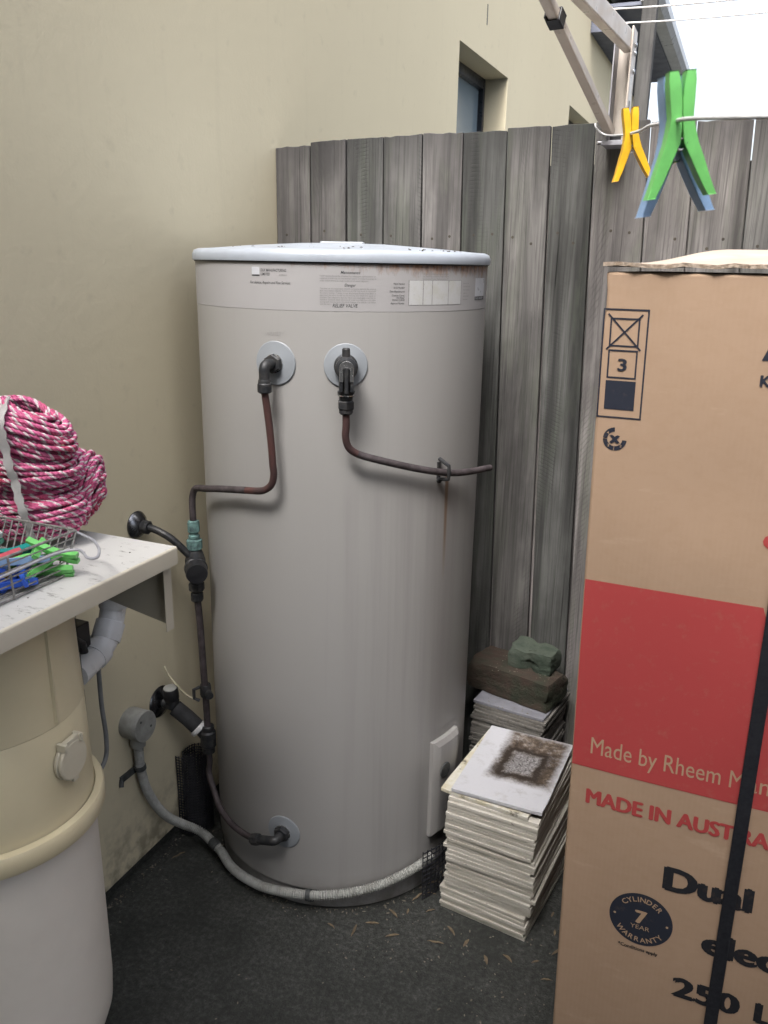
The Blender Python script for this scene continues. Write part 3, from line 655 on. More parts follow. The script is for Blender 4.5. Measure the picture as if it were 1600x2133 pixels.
# ------------------------------------------------------------------ tempering valve stack on the left
VX, VY = .118, -.572
tv = thing('tempering_valve', (VX, VY, .6755), 'green-crusted brass mixing valve with black round cap left of the tank', 'valve')
m = MB(); m.lathe([(.0088, .8455), (.0115, .8445), (.0128, .8395), (.0128, .8215), (.0105, .8185)], 8, Matrix.Translation((VX, VY, 0))); m.lathe([(.0095, .8185), (.0095, .8145), (.012, .8125), (.012, .8075), (.0095, .8055)], 20, Matrix.Translation((VX, VY, 0)))
m.lathe([(.011, .8055), (.0165, .8025), (.0165, .7835), (.0135, .7805)], 10, Matrix.Translation((VX, VY, 0))); obj('union_nut', m, 'verdigris', tv, 25)
m = MB(); m.lathe([(.0135, .7815), (.0175, .7725), (.0215, .7575), (.022, .7435), (.0205, .7275), (.0165, .7155), (.0135, .7095), (.0135, .6995)], 24, Matrix.Translation((VX, VY, 0))); obj('valve_body', m, 'bronze', tv, 35)
cd = Vector((.62, -.7755, -.05)).normalized()
m = MB(); m.lathe([(.020, 0), (.0225, .004), (.0225, .010), (.0225, .012), (.0230, .028), (.0215, .033), (0, .0335)], 32, frame(Vector((VX, VY, .7435)) + cd * .014, cd)); obj('adjuster_cap', m, 'black', tv, 30)
m = MB(); m.lathe([(.0215, 0), (.0245, .002), (.0245, .006), (.0215, .009)], 32, frame(Vector((VX, VY, .7435)) + cd * .010, cd)); obj('cap_collar', m, 'bronze', tv, 30)
m = MB(); hexnut(m, (VX, VY, .7055), (0, 0, -1), .017, .018, 8); hexnut(m, (VX, VY, .6835), (0, 0, -1), .0135, .02, 8); obj('union_nut', m, 'bronze', tv, 25)
hx = thing('wall_elbow', (0, -.609, .831), 'black pipe elbow with round flange fixed to the wall above the bench end', 'pipe fitting')
m = MB(); m.lathe([(.029, 0), (.030, .003), (.026, .009), (.016, .016), (.013, .018)], 36, frame((0.0005, -.612, .831), (1, 0, 0))); obj('flange', m, 'chrome', hx, 40)
m = MB(); m.tube(rounded_path([(.012, -.612, .829), (.045, -.612, .829), (.085, -.606, .812), (.118, -.580, .762)], .05, 8), .0078, 14); m.lathe([(.0135, 0), (.0155, .003), (.0155, .014), (.0125, .017)], 8, frame((.018, -.612, .829), (1, 0, 0))); obj('pipe', m, 'bronze', hx, 40)
# cold feed: from lower valve union down to the inlet
cold = thing('cold_feed_pipe', (VX, VY + .01, .2), 'dark vertical pipe with clamp left of the tank curving to the lower inlet', 'pipe')
m = MB(); m.tube(cat([(VX, VY, .675), (VX, -.566, .60), (VX, -.562, .49), (VX, -.558, .40), (VX, -.558, .34)], 6), .0075, 14); obj('pipe', m, 'copper_dusty', cold, 50)
m = MB(); hexnut(m, (VX, -.558, .455), (0, 0, -1), .0125, .03, 12); m.tube([(VX - .012, -.562, .447), (VX - .022, -.572, .443), (VX - .022, -.572, .421), (VX - .012, -.566, .415)], .004, 8); m.lathe([(.0085, 0), (.0085, .016)], 14, frame((VX + .010, -.562, .437), (.7, -.7, 0))); obj('earth_clamp', m, 'bronze', cold, 30)
m = MB(); m.tube(cat([(VX - .022, -.572, .421), (.082, -.580, .430), (.064, -.590, .456), (.048, -.594, .478), (.038, -.596, .500)], 6), .0025, 8); obj('earth_wire', m, 'wire_ins', cold, 50)
m = MB(); m.lathe([(.012, .350), (.0145, .348), (.0145, .337), (.018, .333), (.018, .298), (.0145, .294), (.0145, .281), (.011, .279)], 16, Matrix.Translation((VX, -.557, 0))); obj('tee', m, 'bronze', cold, 30)
lowp = cat([(VX, -.557, .281), (VX + .001, -.557, .255), tp(-134, .225, .327), tp(-129, .195, .324), tp(-122, .172, .324), tp(-113, .162, .325), tp(-105, .163, .328), tp(-99, .168, .332)], 7)
m = MB(); m.tube(lowp, .0069, 14); obj('pipe', m, 'copper_dusty', cold, 50)
a = -88.6; c0 = tp(a, .186, TR); d = er(a)
m = MB(); hexnut(m, c0 + d * .005, d, .0175, .012); ee = c0 + d * .036; m.tube(rounded_path([c0 + d * .012, ee, tp(-97.6, .170, .333)], .02, 6), .0100, 14)
pa = tp(-96, .173, .3335); pb = tp(-100, .1655, .3325); hexnut(m, pa, pb - pa, .0130, .022, 8); obj('inlet_elbow', m, 'bronze', cold, 35)
rg = MB(); rg.lathe([(.0170, 0), (.0185, .001), (.0185, .003), (.013, .0035)], 28, frame(c0 + d * .0035, d)); obj('bright_washer', rg, 'steel', cold, 30)
# stop tap from the wall with lagged pipe
tap = thing('stop_tap', (0, -.575, .395), 'stop tap with black round knob and chrome wall flange low on the wall', 'tap')
m = MB(); m.lathe([(.037, 0), (.038, .002), (.034, .006), (.020, .011), (.014, .013)], 40, frame((.0005, -.575, .392), (1, 0, 0))); obj('flange', m, 'chrome', tap, 40)
m = MB(); m.tube([(.008, -.575, .392), (.045, -.572, .388)], .012, 14); m.lathe([(.013, 0), (.016, .004), (.016, .02), (.012, .026)], 12, frame((.036, -.574, .385), (0, 0, 1))); obj('tap_body', m, 'bronze', tap, 35)
m = MB(); m.lathe([(.0155, 0), (.0175, .003), (.0175, .026), (.0160, .030)], 20, frame((.038, -.578, .408), (0, -.12, 1)), cap=True); kb = obj('knob', m, 'black', tap, 35)
m = MB(); m.lathe([(.0150, .0), (.0150, .0012), (.0135, .0018), (0, .0018)], 20, frame((.038, -.5815, .4382), (0, -.12, 1))); obj('knob_disc', m, 'conduit', kb, 30)
m = MB(); m.tube([(.042, -.574, .386), (.070, -.566, .362), (.098, -.560, .336)], .0185, 16); obj('lagging', m, 'lag', tap, 40)
dl = Vector((.028, .006, -.026)).normalized()
m = MB(); m.lathe([(.015, 0), (.0205, .0), (.0215, .002), (.0215, .009), (.0205, .011), (.015, .011)], 32, frame((.0915, -.5615, .3415), dl)); obj('lagging_ring', m, 'white_ring', tap, 30)
m = MB(); m.tube([(.096, -.5605, .338), (.116, -.557, .319)], .014, 14); obj('spigot', m, 'black', tap, 40)
# junction box and flexible conduit
jb = thing('junction_box', (0, -.681, .396), 'round grey conduit junction box on the wall', 'junction box')
m = MB(); jm = frame((0.0005, -.681, .396), (1, -.03, .02)); m.lathe([(.0335, 0), (.0345, .002), (.0345, .034), (.0352, .035), (.0352, .044), (.0338, .0465), (0, .0468)], 44, jm); obj('box', m, 'conduit', jb, 30)
m = MB(); m.lathe([(.0165, -.028), (.0165, -.052), (.0145, -.053)], 24, Matrix.Translation((.022, -.682, .396)), cap=False); obj('spout', m, 'conduit', jb, 30)
for dx, dy in ((-.006, -.016), (.017, .014)):
    m = MB(); m.lathe([(.0028, 0), (.0028, .0006), (0, .0008)], 10, frame(jm @ Vector((dx, dy, .0468)), jm.to_3x3() @ Vector((0, 0, 1)))); obj('lid_screw', m, 'conduit_dark', jb, 30)
cdt = thing('flexible_conduit', (.02, -.68, .34), 'ribbed grey flexible conduit snaking from the wall box round the foot of the tank', 'conduit')
cp = [(.022, -.682, .350), (.021, -.681, .320), (.020, -.678, .285), (.022, -.668, .228), (.027, -.645, .168), (.036, -.617, .119), (.052, -.583, .080), (.070, -.564, .060), (.090, -.558, .049), (.118, -.567, .044), (.140, -.577, .043)]
cp = [Vector(p) for p in cp] + [tp(-126, .036, .318), tp(-118, .029, .317), tp(-108, .030, .316), tp(-95, .036, .316), tp(-78, .047, .316), (tp(-63, .056, .316)), tp(-50, .066, .316), tp(-40, .075, .316), tp(-30, .084, .317), tp(-24, .09, .319)]
q = cat(cp, 60)
# resample evenly
L = [0.]
for i in range(1, len(q)): L.append(L[-1] + (q[i] - q[i - 1]).length)
step = .0011; tot = L[-1]; res = []; j = 0
s_ = 0.
while s_ < tot:
    while L[j + 1] < s_: j += 1
    res.append(q[j].lerp(q[j + 1], (s_ - L[j]) / max(L[j + 1] - L[j], 1e-9))); s_ += step
NR = len(res)
m = MB(); m.tube(res, .0105, 14, rf=lambda u: .0098 + .0013 * cos(2 * pi * u * (NR - 1) * step / .0052)); obj('ribbed_tube', m, 'conduit', cdt, 0 or 60)
def seg_near(p0, ln):
    i = min(range(NR), key=lambda k: (res[k] - Vector(p0)).length); k = int(ln / step / 2); return res[max(0, i - k):i + k]
m = MB(); m.tube(seg_near((.135, -.575, .043), .024), .0122, 16); obj('coupling', m, 'conduit_dark', cdt, 40)
m = MB(); m.tube(seg_near(tp(-77, .048, .316), .012), .0124, 16); mm = frame(tp(-77, .034, .302), er(-77)); m.box(-.012, .0, -.004, .004, 0, .006, mm); m.lathe([(.004, 0), (.005, .002), (.003, .005), (0, .0055)], 8, frame(tp(-76, .024, .300), er(-76))); obj('saddle', m, 'conduit_dark', cdt, 40)
m = MB(); m.tube(seg_near((.020, -.678, .285), .012), .0128, 16); m.box(.001, .006, -.725, -.672, .268, .283); m.tube([(.004, -.722, .276), (.008, -.729, .262)], .005, 8); obj('saddle', m, 'conduit_dark', cdt, 40)
# black plastic mesh stuffed round the back of the tank
def mesh_sheet(name, pts, z0, z1, label, dz=.011, ds=.012):
    mb = MB(); q = cat(pts, 12); Ls = [0]
    for i in range(1, len(q)): Ls.append(Ls[-1] + (q[i] - q[i - 1]).length)
    def at(s):
        for i in range(1, len(q)):
            if Ls[i] >= s: return q[i - 1].lerp(q[i], (s - Ls[i - 1]) / (Ls[i] - Ls[i - 1]))
        return q[-1]
    r_ = random.Random(len(pts)); s = 0; tot = Ls[-1]
    while s < tot:
        p = at(s); mb.tube([p + Vector((r_.uniform(-.001, .001), r_.uniform(-.001, .001), z)) for z in (z0, (z0 + z1) / 2, z1)], .0013, 5); s += ds
    z = z0
    while z <= z1:
        mb.tube([p + Vector((0, 0, z)) for p in q[::3]], .0013, 5, caps=False); z += dz
    return tag(obj(name, mb, 'mesh', None, 0), label, 'mesh')
mesh_sheet('plastic_mesh', [(.006, -.535, 0), (.034, -.530, 0), (.060, -.505, 0), (.062, -.475, 0), (.035, -.462, 0), (.010, -.475, 0), (.008, -.512, 0), (.028, -.524, 0), (.050, -.500, 0), (.046, -.476, 0), (.020, -.480, 0), (.018, -.508, 0), (.034, -.510, 0), (.040, -.490, 0)], .012, .225, 'rolled black plastic mesh wedged between the wall and the tank', .0075, .0075)
mesh_sheet('plastic_mesh', [tp(-31, 0, .332), tp(-24, 0, .334), tp(-17, 0, .333), tp(-10, 0, .335), tp(-2, 0, .335), tp(8, 0, .332)], .004, .128, 'black plastic mesh scrap between the tank and the tile stack', .012, .012)

# ================================================================== BENCH / SHELF on the left
SZ = .941
sh = thing('metal_bench', (0, -1.4, 0), 'cream painted sheet metal bench top fixed to the wall', 'bench')
YE = -.947; XF = .360; YN = -1.37
m = MB(); m.box(.001, XF - .003, YN, YE, SZ - .0012, SZ); obj('bench_top', m, 'shelf_top', sh, 0, .0006)
m = MB(); vs = []
prf = [(XF - .0032, SZ), (XF - .0015, SZ - .0006), (XF - .0004, SZ - .002), (XF, SZ - .004), (XF, SZ - .0285), (XF - .0012, SZ - .0285), (XF - .0012, SZ - .004), (XF - .0032, SZ - .0013)]
m.prism([(x, z) for x, z in prf], YN, YE, Matrix(((1, 0, 0, 0), (0, 0, 1, 0), (0, 1, 0, 0), (0, 0, 0, 1)))); obj('front_fascia', m, 'cream_steel', sh, 50)
m = MB(); pm = Matrix(((1, 0, 0, 0), (0, 0, 1, 0), (0, 1, 0, 0), (0, 0, 0, 1)))
m.prism([(.004, SZ - .0013), (.004, .862), (.10, .848), (.345, .803), (.345, SZ - .0013)], YE - .0025, YE - .0013, pm); obj('end_panel', m, 'cream_steel', sh, 0)
m = MB(); m.box(.3452, .3464, YE - .020, YE - .0013, .800, SZ - .029); obj('end_flange', m, 'cream_steel', sh, 0, .0004)
# grit scattered over the bench
m = MB(); r_ = random.Random(11)
for i in range(60):
    x, y = r_.uniform(.03, .345), r_.uniform(-1.32, -.955); s = r_.choice((.0006, .0008, .0011, .0016, .0022)); b = MB()
    m.lathe([(s, 0), (s * .8, s * .6), (0, s * .8)], 5, Matrix.Translation((x, y, SZ)) @ Matrix.Rotation(r_.uniform(0, 6), 4, 'Z') @ Matrix.Diagonal((r_.uniform(.6, 2.2), 1, 1, 1)))
o = obj('grit', m, 'speck_dark', None, 0); tag(o, 'dark grit and dirt specks scattered on the bench top', 'grit', kind='stuff')

# ducted vacuum canister below the bench
VC = Vector((.175, -1.19, 0)); VM = Matrix.Translation(VC)
vac = thing('vacuum_canister', (VC.x, VC.y, .13), 'cream and white ducted vacuum canister mounted under the bench', 'vacuum cleaner')
m = MB(); m.lathe([(.0, .128), (.08, .128), (.118, .134), (.138, .150), (.1475, .180), (.150, .22), (.1495, .40), (.1485, .575)], 96, VM); obj('dust_bin', m, 'vac_bin', vac, 40)
m = MB(); m.lathe([(.150, .560), (.162, .561), (.1645, .565), (.1645, .588), (.162, .5925), (.152, .594), (.150, .590)], 96, VM, cap=False); obj('rim', m, 'vac_cream', vac, 40)
m = MB(); m.lathe([(.1500, .588), (.1492, .64), (.1470, .744), (.1462, .7455), (.1474, .747), (.1452, .80), (.1425, .89), (.140, .905), (0, .906)], 96, VM); hood = obj('motor_hood', m, 'vac_cream', vac, 28)
m = MB()                                                   # tapered rib down the hood
for z0, z1, w0, w1 in ((.752, .905, .007, .003),):
    vs = []
    for z, w_ in ((z0, w0), (z1, w1)):
        r0 = .1472 - (z - .747) / .143 * .005
        for da, h in ((-w_, -.001), (-w_ * .7, .0045), (w_ * 1.2, -.001)):
            aa = radians(2.6) + da / .146; vs.append((VC.x + (r0 + h) * cos(aa), VC.y + (r0 + h) * sin(aa), z))
    m.add(vs, [(0, 1, 4, 3), (1, 2, 5, 4), (0, 2, 1)])
obj('hood_rib', m, 'vac_cream', hood, 0)
m = MB()
vs = []
for k in range(9):
    z = .60 + .30 * k / 8
    for aa in (46, 51): vs.append((VC.x + .1495 * cos(radians(aa)) - (z - .6) * .02, VC.y + .1495 * sin(radians(aa)), z))
m.add(vs, [(2 * k, 2 * k + 1, 2 * k + 3, 2 * k + 2) for k in range(8)]); obj('gasket', m, 'foam', vac, 0)
# round inlet flap on the hood
fa = radians(6.5); fo = Vector((VC.x + .148 * cos(fa), VC.y + .148 * sin(fa), .687)); fd = Vector((cos(fa), sin(fa), .0))
fmx = frame(fo, fd)
m = MB(); m.lathe([(.030, 0), (.0305, .004), (.0285, .006), (0, .006)], 40, fmx); obj('flap_seat', m, 'vac_cap', vac, 30)
m = MB(); m.lathe([(.0285, .0065), (.0295, .008), (.0295, .011), (.028, .0125), (0, .013)], 40, fmx @ Matrix.Translation((0, .001, 0))); m.box(.024, .034, -.016, .016, .004, .012, fmx); m.box(-.034, -.026, -.006, .006, .007, .012, fmx)
for yy in (-.019, .015): m.box(.022, .034, yy, yy + .006, .0, .015, fmx)
obj('flap', m, 'vac_cap', vac, 30, .001)
# white pvc bend from the hood
pv = thing('pvc_bend', (.2, -.95, .74), 'white pvc pipe bend rising from the canister to the bench', 'pipe')
m = MB(); m.tube(rounded_path([(.215, -1.035, .728), (.205, -.975, .735), (.197, -.935, .752), (.194, -.912, .80), (.193, -.904, .86)], .03, 6), .0215, 24); obj('pipe', m, 'pvc', pv, 40)
for p, q_ in (((.205, -.985, .7335), (.2015, -.963, .739)), ((.1985, -.945, .747), (.1955, -.925, .773)), ((.1942, -.914, .795), (.1932, -.906, .845))):
    m = MB(); dv = Vector(q_) - Vector(p); m.lathe([(.0215, 0), (.0243, .0005), (.0247, .002), (.0247, dv.length - .001), (.0215, dv.length)], 28, frame(p, dv)); obj('socket', m, 'pvc', pv, 30)
m = MB(); m.box(.165, .205, -1.035, -.985, .755, .80, None); m.tube([(.20, -1.04, .80), (.21, -1.01, .77), (.205, -1.0, .74)], .007, 10); tag(obj('motor_plug', m, 'black', None, 0, .004), 'black plug box behind the canister top next to the pvc bend', 'plug')
m = MB(); m.tube(cat([(.172, -1.0, .775), (.165, -.965, .765), (.157, -.935, .735), (.152, -.918, .70), (.15, -.916, .662), (.15, -.916, .595), (.15, -.912, .534), (.15, -.916, .492), (.15, -.935, .472), (.15, -.97, .468), (.15, -1.05, .47)], 8), .0042, 10); tag(obj('power_cord', m, 'grey_cord', None, 50), 'grey power cord looping down beside the canister', 'cord')

# ================================================================== ROPE on the bench
rope = thing('rope_bundle', (.19, -1.02, SZ), 'bundle of pink and white twisted rope tied with a pale strap on the bench', 'rope')
RR = .0034
def rope_loops(loops, rr=RR, pitch=.019):
    """closed rope strands; three-lobed section twisting along the length, one lobe carries the white yarn"""
    mb = MB(); mb.a = []; n = 12
    for pts, ph in loops:
        N = len(pts); ln = sum((pts[(i + 1) % N] - pts[i]).length for i in range(N)); turns = max(1, round(ln / pitch))
        t0 = (pts[1] - pts[-1]).normalized(); ref = Vector((0, 0, 1)) if abs(t0.z) < .8 else Vector((1, 0, 0)); u = t0.cross(ref).normalized()
        vs = []
        for i in range(N):
            t1 = (pts[(i + 1) % N] - pts[i - 1]).normalized(); u = (u - t1 * u.dot(t1)).normalized(); w_ = t1.cross(u)
            tw = 2 * pi * turns * i / N + ph
            for k in range(n):
                th = 2 * pi * k / n; r_ = rr * (1 + .17 * cos(3 * th)); aa = th + tw
                vs.append(pts[i] + (u * cos(aa) + w_ * sin(aa)) * r_); mb.a.append(cos(th) if True else 0)
        fs = [(i * n + k, i * n + (k + 1) % n, ((i + 1) % N) * n + (k + 1) % n, ((i + 1) % N) * n + k) for i in range(N) for k in range(n)]
        mb.add(vs, fs)
    return mb
def skein(c, axis, long_, h, a, b, seed, sag=0.):
    """a hank: strands lying side by side along `axis`, each a flattened loop a x b"""
    r_ = random.Random(seed); ax = Vector(axis).normalized(); e1 = Vector(long_); e1 = (e1 - ax * e1.dot(ax)).normalized(); e2 = ax.cross(e1)
    loops = []; k = max(3, int(2 * h / (RR * 1.75)))
    for lay in range(2):
        for i in range(k):
            t_ = -1 + 2 * (i + .5 * (lay % 2)) / (k - 1) + r_.uniform(-.03, .03)
            if abs(t_) > 1: continue
            s = sqrt(max(.06, 1 - t_ * t_ * .92)) * (1 - .13 * lay); cc = Vector(c) + ax * t_ * h * (1 - .05 * lay)
            p1, p2, p3 = r_.uniform(0, 6.3), r_.uniform(0, 6.3), r_.uniform(0, 6.3); tilt = r_.uniform(-.10, .10); pts = []
            la, lb = a * s, b * s; N = max(40, int(2 * pi * max(la, lb) / .0022))
            for j in range(N):
                q = 2 * pi * j / N; wob = 1 + .035 * sin(2 * q + p1) + .03 * sin(3 * q + p2)
                p = cc + e1 * la * cos(q) * wob + e2 * lb * sin(q) * wob + ax * (tilt * la * cos(q) * .4 + .0025 * sin(3 * q + p3))
                p.z -= sag * (cos(q) * .5 + .5) ** 2
                p.z = max(p.z, SZ + RR * 1.1)
                pts.append(p)
            loops.append((pts, r_.uniform(0, 6.3)))
    return loops
VD = Vector((-.386, .922, 0))                      # roughly away from the viewer
RT = Vector((.922, .386, 0))
S1 = skein((.160, -1.035, 1.128), (.20, .09, 1), RT, .040, .074, .055, 1, .012)
S2 = skein((.155, -1.030, 1.066), (-.02, -.05, 1), RT, .030, .080, .058, 2, .006)
S3 = skein((.158, -1.025, .998), (-.12, -.03, 1), RT, .048, .076, .054, 3, .004)
S4 = skein((.172, -.955, 1.014), (RT.x, RT.y, -.40), (0, 0, 1), .042, .064, .050, 4, 0)
S5 = skein((.075, -1.060, .985), (.1, -.1, 1), RT, .038, .055, .040, 5, 0)
for i, S_ in enumerate((S1, S2, S3, S4, S5)): obj('coil', rope_loops(S_), 'rope', rope, 70)
# flat cotton tie down the front
def ribbon(pts, w_, nrm, th=.0012):
    q = cat(pts, 8); mb = MB(); vs = []
    for i, p in enumerate(q):
        t1 = (q[min(i + 1, len(q) - 1)] - q[max(i - 1, 0)]).normalized(); s = t1.cross(Vector(nrm)).normalized(); nn = s.cross(t1)
        tw = w_ * (1 + .18 * sin(i * .9))
        vs += [p - s * tw, p + s * tw, p + s * tw + nn * th, p - s * tw + nn * th]
    fs = [(4 * i + a, 4 * i + (a + 1) % 4, 4 * i + 4 + (a + 1) % 4, 4 * i + 4 + a) for i in range(len(q) - 1) for a in range(4)]
    return mb.add(vs, fs)
fr_ = -VD
sp = [Vector(p) for p in ((.150, -1.045, 1.172), (.167, -1.070, 1.161), (.178, -1.089, 1.144), (.181, -1.090, 1.127), (.181, -1.086, 1.101), (.184, -1.086, 1.077), (.185, -1.080, 1.058), (.188, -1.080, 1.036), (.192, -1.079, 1.014), (.191, -1.073, .994), (.190, -1.066, .968))]
obj('tie_strap', ribbon([p + fr_ * .008 for p in sp], .0062, fr_), 'strap', rope, 50)

# ================================================================== CLOTHES PEGS
def peg_arms(sgn, spread=.018):
    cl_ = [(.034, .0058, .0030), (.026, .0052, .0036), (.012, .0040, .0038), (.0, .0036, .0034), (-.010, .0046, .0040), (-.020, .0062, .0046), (-.034, .0062 + spread * .32, .0042), (-.050, .0062 + spread * .68, .0034), (-.062, .0062 + spread, .0026)]
    mb = MB(); vs = []
    for z, x, hw in cl_:
        dpt = .0056 if z < .03 else .0046
        for dx, dy in ((-hw, -dpt), (hw, -dpt), (hw, dpt), (-hw, dpt)): vs.append((sgn * (x + .0012 + dx * 1.3), dy * 1.15, z))
    n_ = len(cl_); fs = []
    for i in range(n_ - 1):
        for k in range(4):
            q = (4 * i + k, 4 * i + (k + 1) % 4, 4 * i + 4 + (k + 1) % 4, 4 * i + 4 + k); fs.append(q if sgn < 0 else q[::-1])
    fs.append((0, 1, 2, 3) if sgn < 0 else (3, 2, 1, 0)); e = 4 * (n_ - 1); fs.append((e + 3, e + 2, e + 1, e) if sgn < 0 else (e, e + 1, e + 2, e + 3))
    return mb.add(vs, fs)
def peg_spring():
    mb = MB(); pts = []
    for i in range(46):
        q = 2 * pi * i / 15; pts.append((.0042 * cos(q), -.006 + .012 * i / 45, -.021 + .0042 * sin(q)))
    mb.tube(pts, .0007, 6); return mb
PEGM = {}
def peg(mtx, colour, label, group=None, arm2=None):
    key = (colour, arm2)
    o = bpy.data.objects.new('clothes_peg', None); o.empty_display_size = .02; COL.objects.link(o); o.matrix_world = mtx; WORLD[o] = Vector((0, 0, 0)); tag(o, label, 'clothes peg', group)
    if key not in PEGM:
        parts = [obj('peg_arm', peg_arms(-1), 'peg_' + colour, o, 30, .0005, 2), obj('peg_arm', peg_arms(1), 'peg_' + (arm2 or colour), o, 30, .0005, 2), obj('spring', peg_spring(), 'steel', o, 40)]
        PEGM[key] = parts
    else:
        for p in PEGM[key]:
            c_ = p.copy(); COL.objects.link(c_); c_.parent = o
    return o
# wire basket --------------------------------------------------------------------
bk = thing('wire_basket', (.22, -1.2, SZ), 'grey wire basket of clothes pegs with loop handle on the bench', 'basket')
ZT, ZB = 1.000, SZ + .0025
X0, X1, Y0, Y1 = .150, .296, -1.46, -1.089       # rim
bx0, bx1, by0, by1 = .160, .300, -1.43, -1.124   # base
def wire(pts, r_=.0011, mat='wire', nm='wire', closed=False): m = MB(); m.tube(pts, r_, 7, closed); return obj(nm, m, mat, bk, 50)
wire(rounded_path([(X0, Y0, ZT), (X1, Y0, ZT), (X1, Y1, ZT), (X0, Y1, ZT), (X0, Y0 + .001, ZT)], .006), .0019, 'wire', 'rim')
wire(rounded_path([(bx0, by0, ZB), (bx1, by0, ZB), (bx1, by1, ZB), (bx0, by1, ZB), (bx0, by0 + .001, ZB)], .006), .0016, 'wire', 'base_rim')
for i in range(12):                                # far end: closely spaced uprights running on under the floor
    f_ = i / 11; xt = X0 + (X1 - X0) * f_; xb = bx0 + (bx1 - bx0) * f_
    wire(rounded_path([(xt, Y1, ZT), (xb, by1, ZB), (xb, by0, ZB), (xt, Y0, ZT)], .004, 3), .0011)
for i in range(1, 6):                              # long front side: level rails
    f_ = i / 6; z = ZB + (ZT - ZB) * f_; x = bx1 + (X1 - bx1) * f_; y1 = by1 + (Y1 - by1) * f_; y0 = by0 + (Y0 - by0) * f_
    wire([(x, y0, z), (x, y1, z)], .0011)
    xb = bx0 + (X0 - bx0) * f_; wire([(xb, y0, z), (xb, y1, z)], .0011)
for y in (-1.214, -1.325, -1.41):
    wire([(X1 + .002, y, ZT), (bx1 + .002, y, ZB - .001)], .0016)
for (xt, yt, xb, yb) in ((X1, Y1, bx1, by1), (X0, Y1, bx0, by1)): wire([(xt, yt, ZT), (xb, yb, ZB)], .0017)
wire(cat([(.285, -1.088, .998), (.300, -1.080, .990), (.322, -1.084, .986), (.346, -1.102, .984), (.363, -1.122, .983), (.366, -1.134, .983), (.357, -1.137, .984), (.343, -1.128, .985), (.327, -1.121, .985), (.312, -1.132, .984), (.304, -1.16, .982), (.303, -1.22, .980), (.303, -1.40, .978)], 8), .0021, 'wire_coat', 'handle')
def lay(x, y, z, yaw, pitch=0., roll=0., s=.74):
    return Matrix.Translation((x, y, SZ + z)) @ Matrix.Rotation(radians(yaw), 4, 'Z') @ Matrix.Rotation(radians(90 + pitch), 4, 'Y') @ Matrix.Rotation(radians(roll), 4, 'Z') @ Matrix.Scale(s, 4)
PG = 'pegs lying in the wire basket'
for colour, args, lab in (
    ('blue', (.282, -1.190, .012, 62, 4, 80), 'blue clothes peg lying lowest along the front wires of the basket'),
    ('blue', (.268, -1.165, .022, 118, -14, 70), 'blue clothes peg leaning up under the green ones in the basket'),
    ('blue', (.255, -1.215, .026, 20, 6, 15), 'blue clothes peg lying flat at the left edge of the picture'),
    ('blue', (.272, -1.232, .014, 95, 2, 60), 'blue clothes peg at the bottom left behind the basket upright'),
    ('blue', (.235, -1.192, .022, 150, -4, 20), 'blue clothes peg in the middle of the basket beside the red ones'),
    ('green', (.283, -1.140, .024, 70, -24, 75), 'green clothes peg standing up steeply in the far corner of the basket'),
    ('blue', (.250, -1.235, .034, 60, 3, 35), 'blue clothes peg on top at the lower left of the basket'),
    ('teal', (.195, -1.225, .026, 100, 0, 10), 'teal clothes peg against the back wires at the left edge'),
    ('green', (.258, -1.128, .034, 120, -10, 40), 'green clothes peg resting on the others at the far end of the basket'),
    ('lblue', (.277, -1.160, .034, 66, 8, 75), 'pale blue clothes peg propped against the front rails of the basket'),
    ('green', (.268, -1.140, .013, 100, -8, 60), 'green clothes peg lying low in the far corner of the basket'),
    ('green', (.288, -1.128, .010, 28, 3, 30), 'green clothes peg poking out through the basket corner onto the bench'),
    ('green', (.245, -1.160, .024, 55, -6, 30), 'green clothes peg lying across the middle beside the teal ones'),
    ('green', (.292, -1.118, .030, 15, 6, 20), 'green clothes peg poking out beneath the basket handle'),
    ('teal', (.205, -1.190, .030, 80, 2, 5), 'teal clothes peg lying flat at the back left of the basket'),
    ('teal', (.228, -1.138, .030, 68, -4, 20), 'teal clothes peg at the back of the basket near its far end'),
    ('red', (.232, -1.215, .032, 74, 3, 10), 'red clothes peg lying on top of the blue ones at left'),
    ('pink', (.238, -1.168, .032, 78, -3, 25), 'pinkish red clothes peg beside the teal peg'),
    ('lblue', (.258, -1.212, .036, 70, 5, 40), 'pale blue clothes peg on top by the front rail of the basket'),
    ('yellow', (.262, -1.178, .012, 15, 2, 10), 'yellow clothes peg mostly buried under the blue ones in the basket'),
    ('pale', (.190, -1.150, .040, 88, -12, 10), 'pale grey clothes peg with green grips rising at the back of the basket')):
    peg(lay(*args), colour, lab, PG, 'mint' if colour == 'pale' else None)

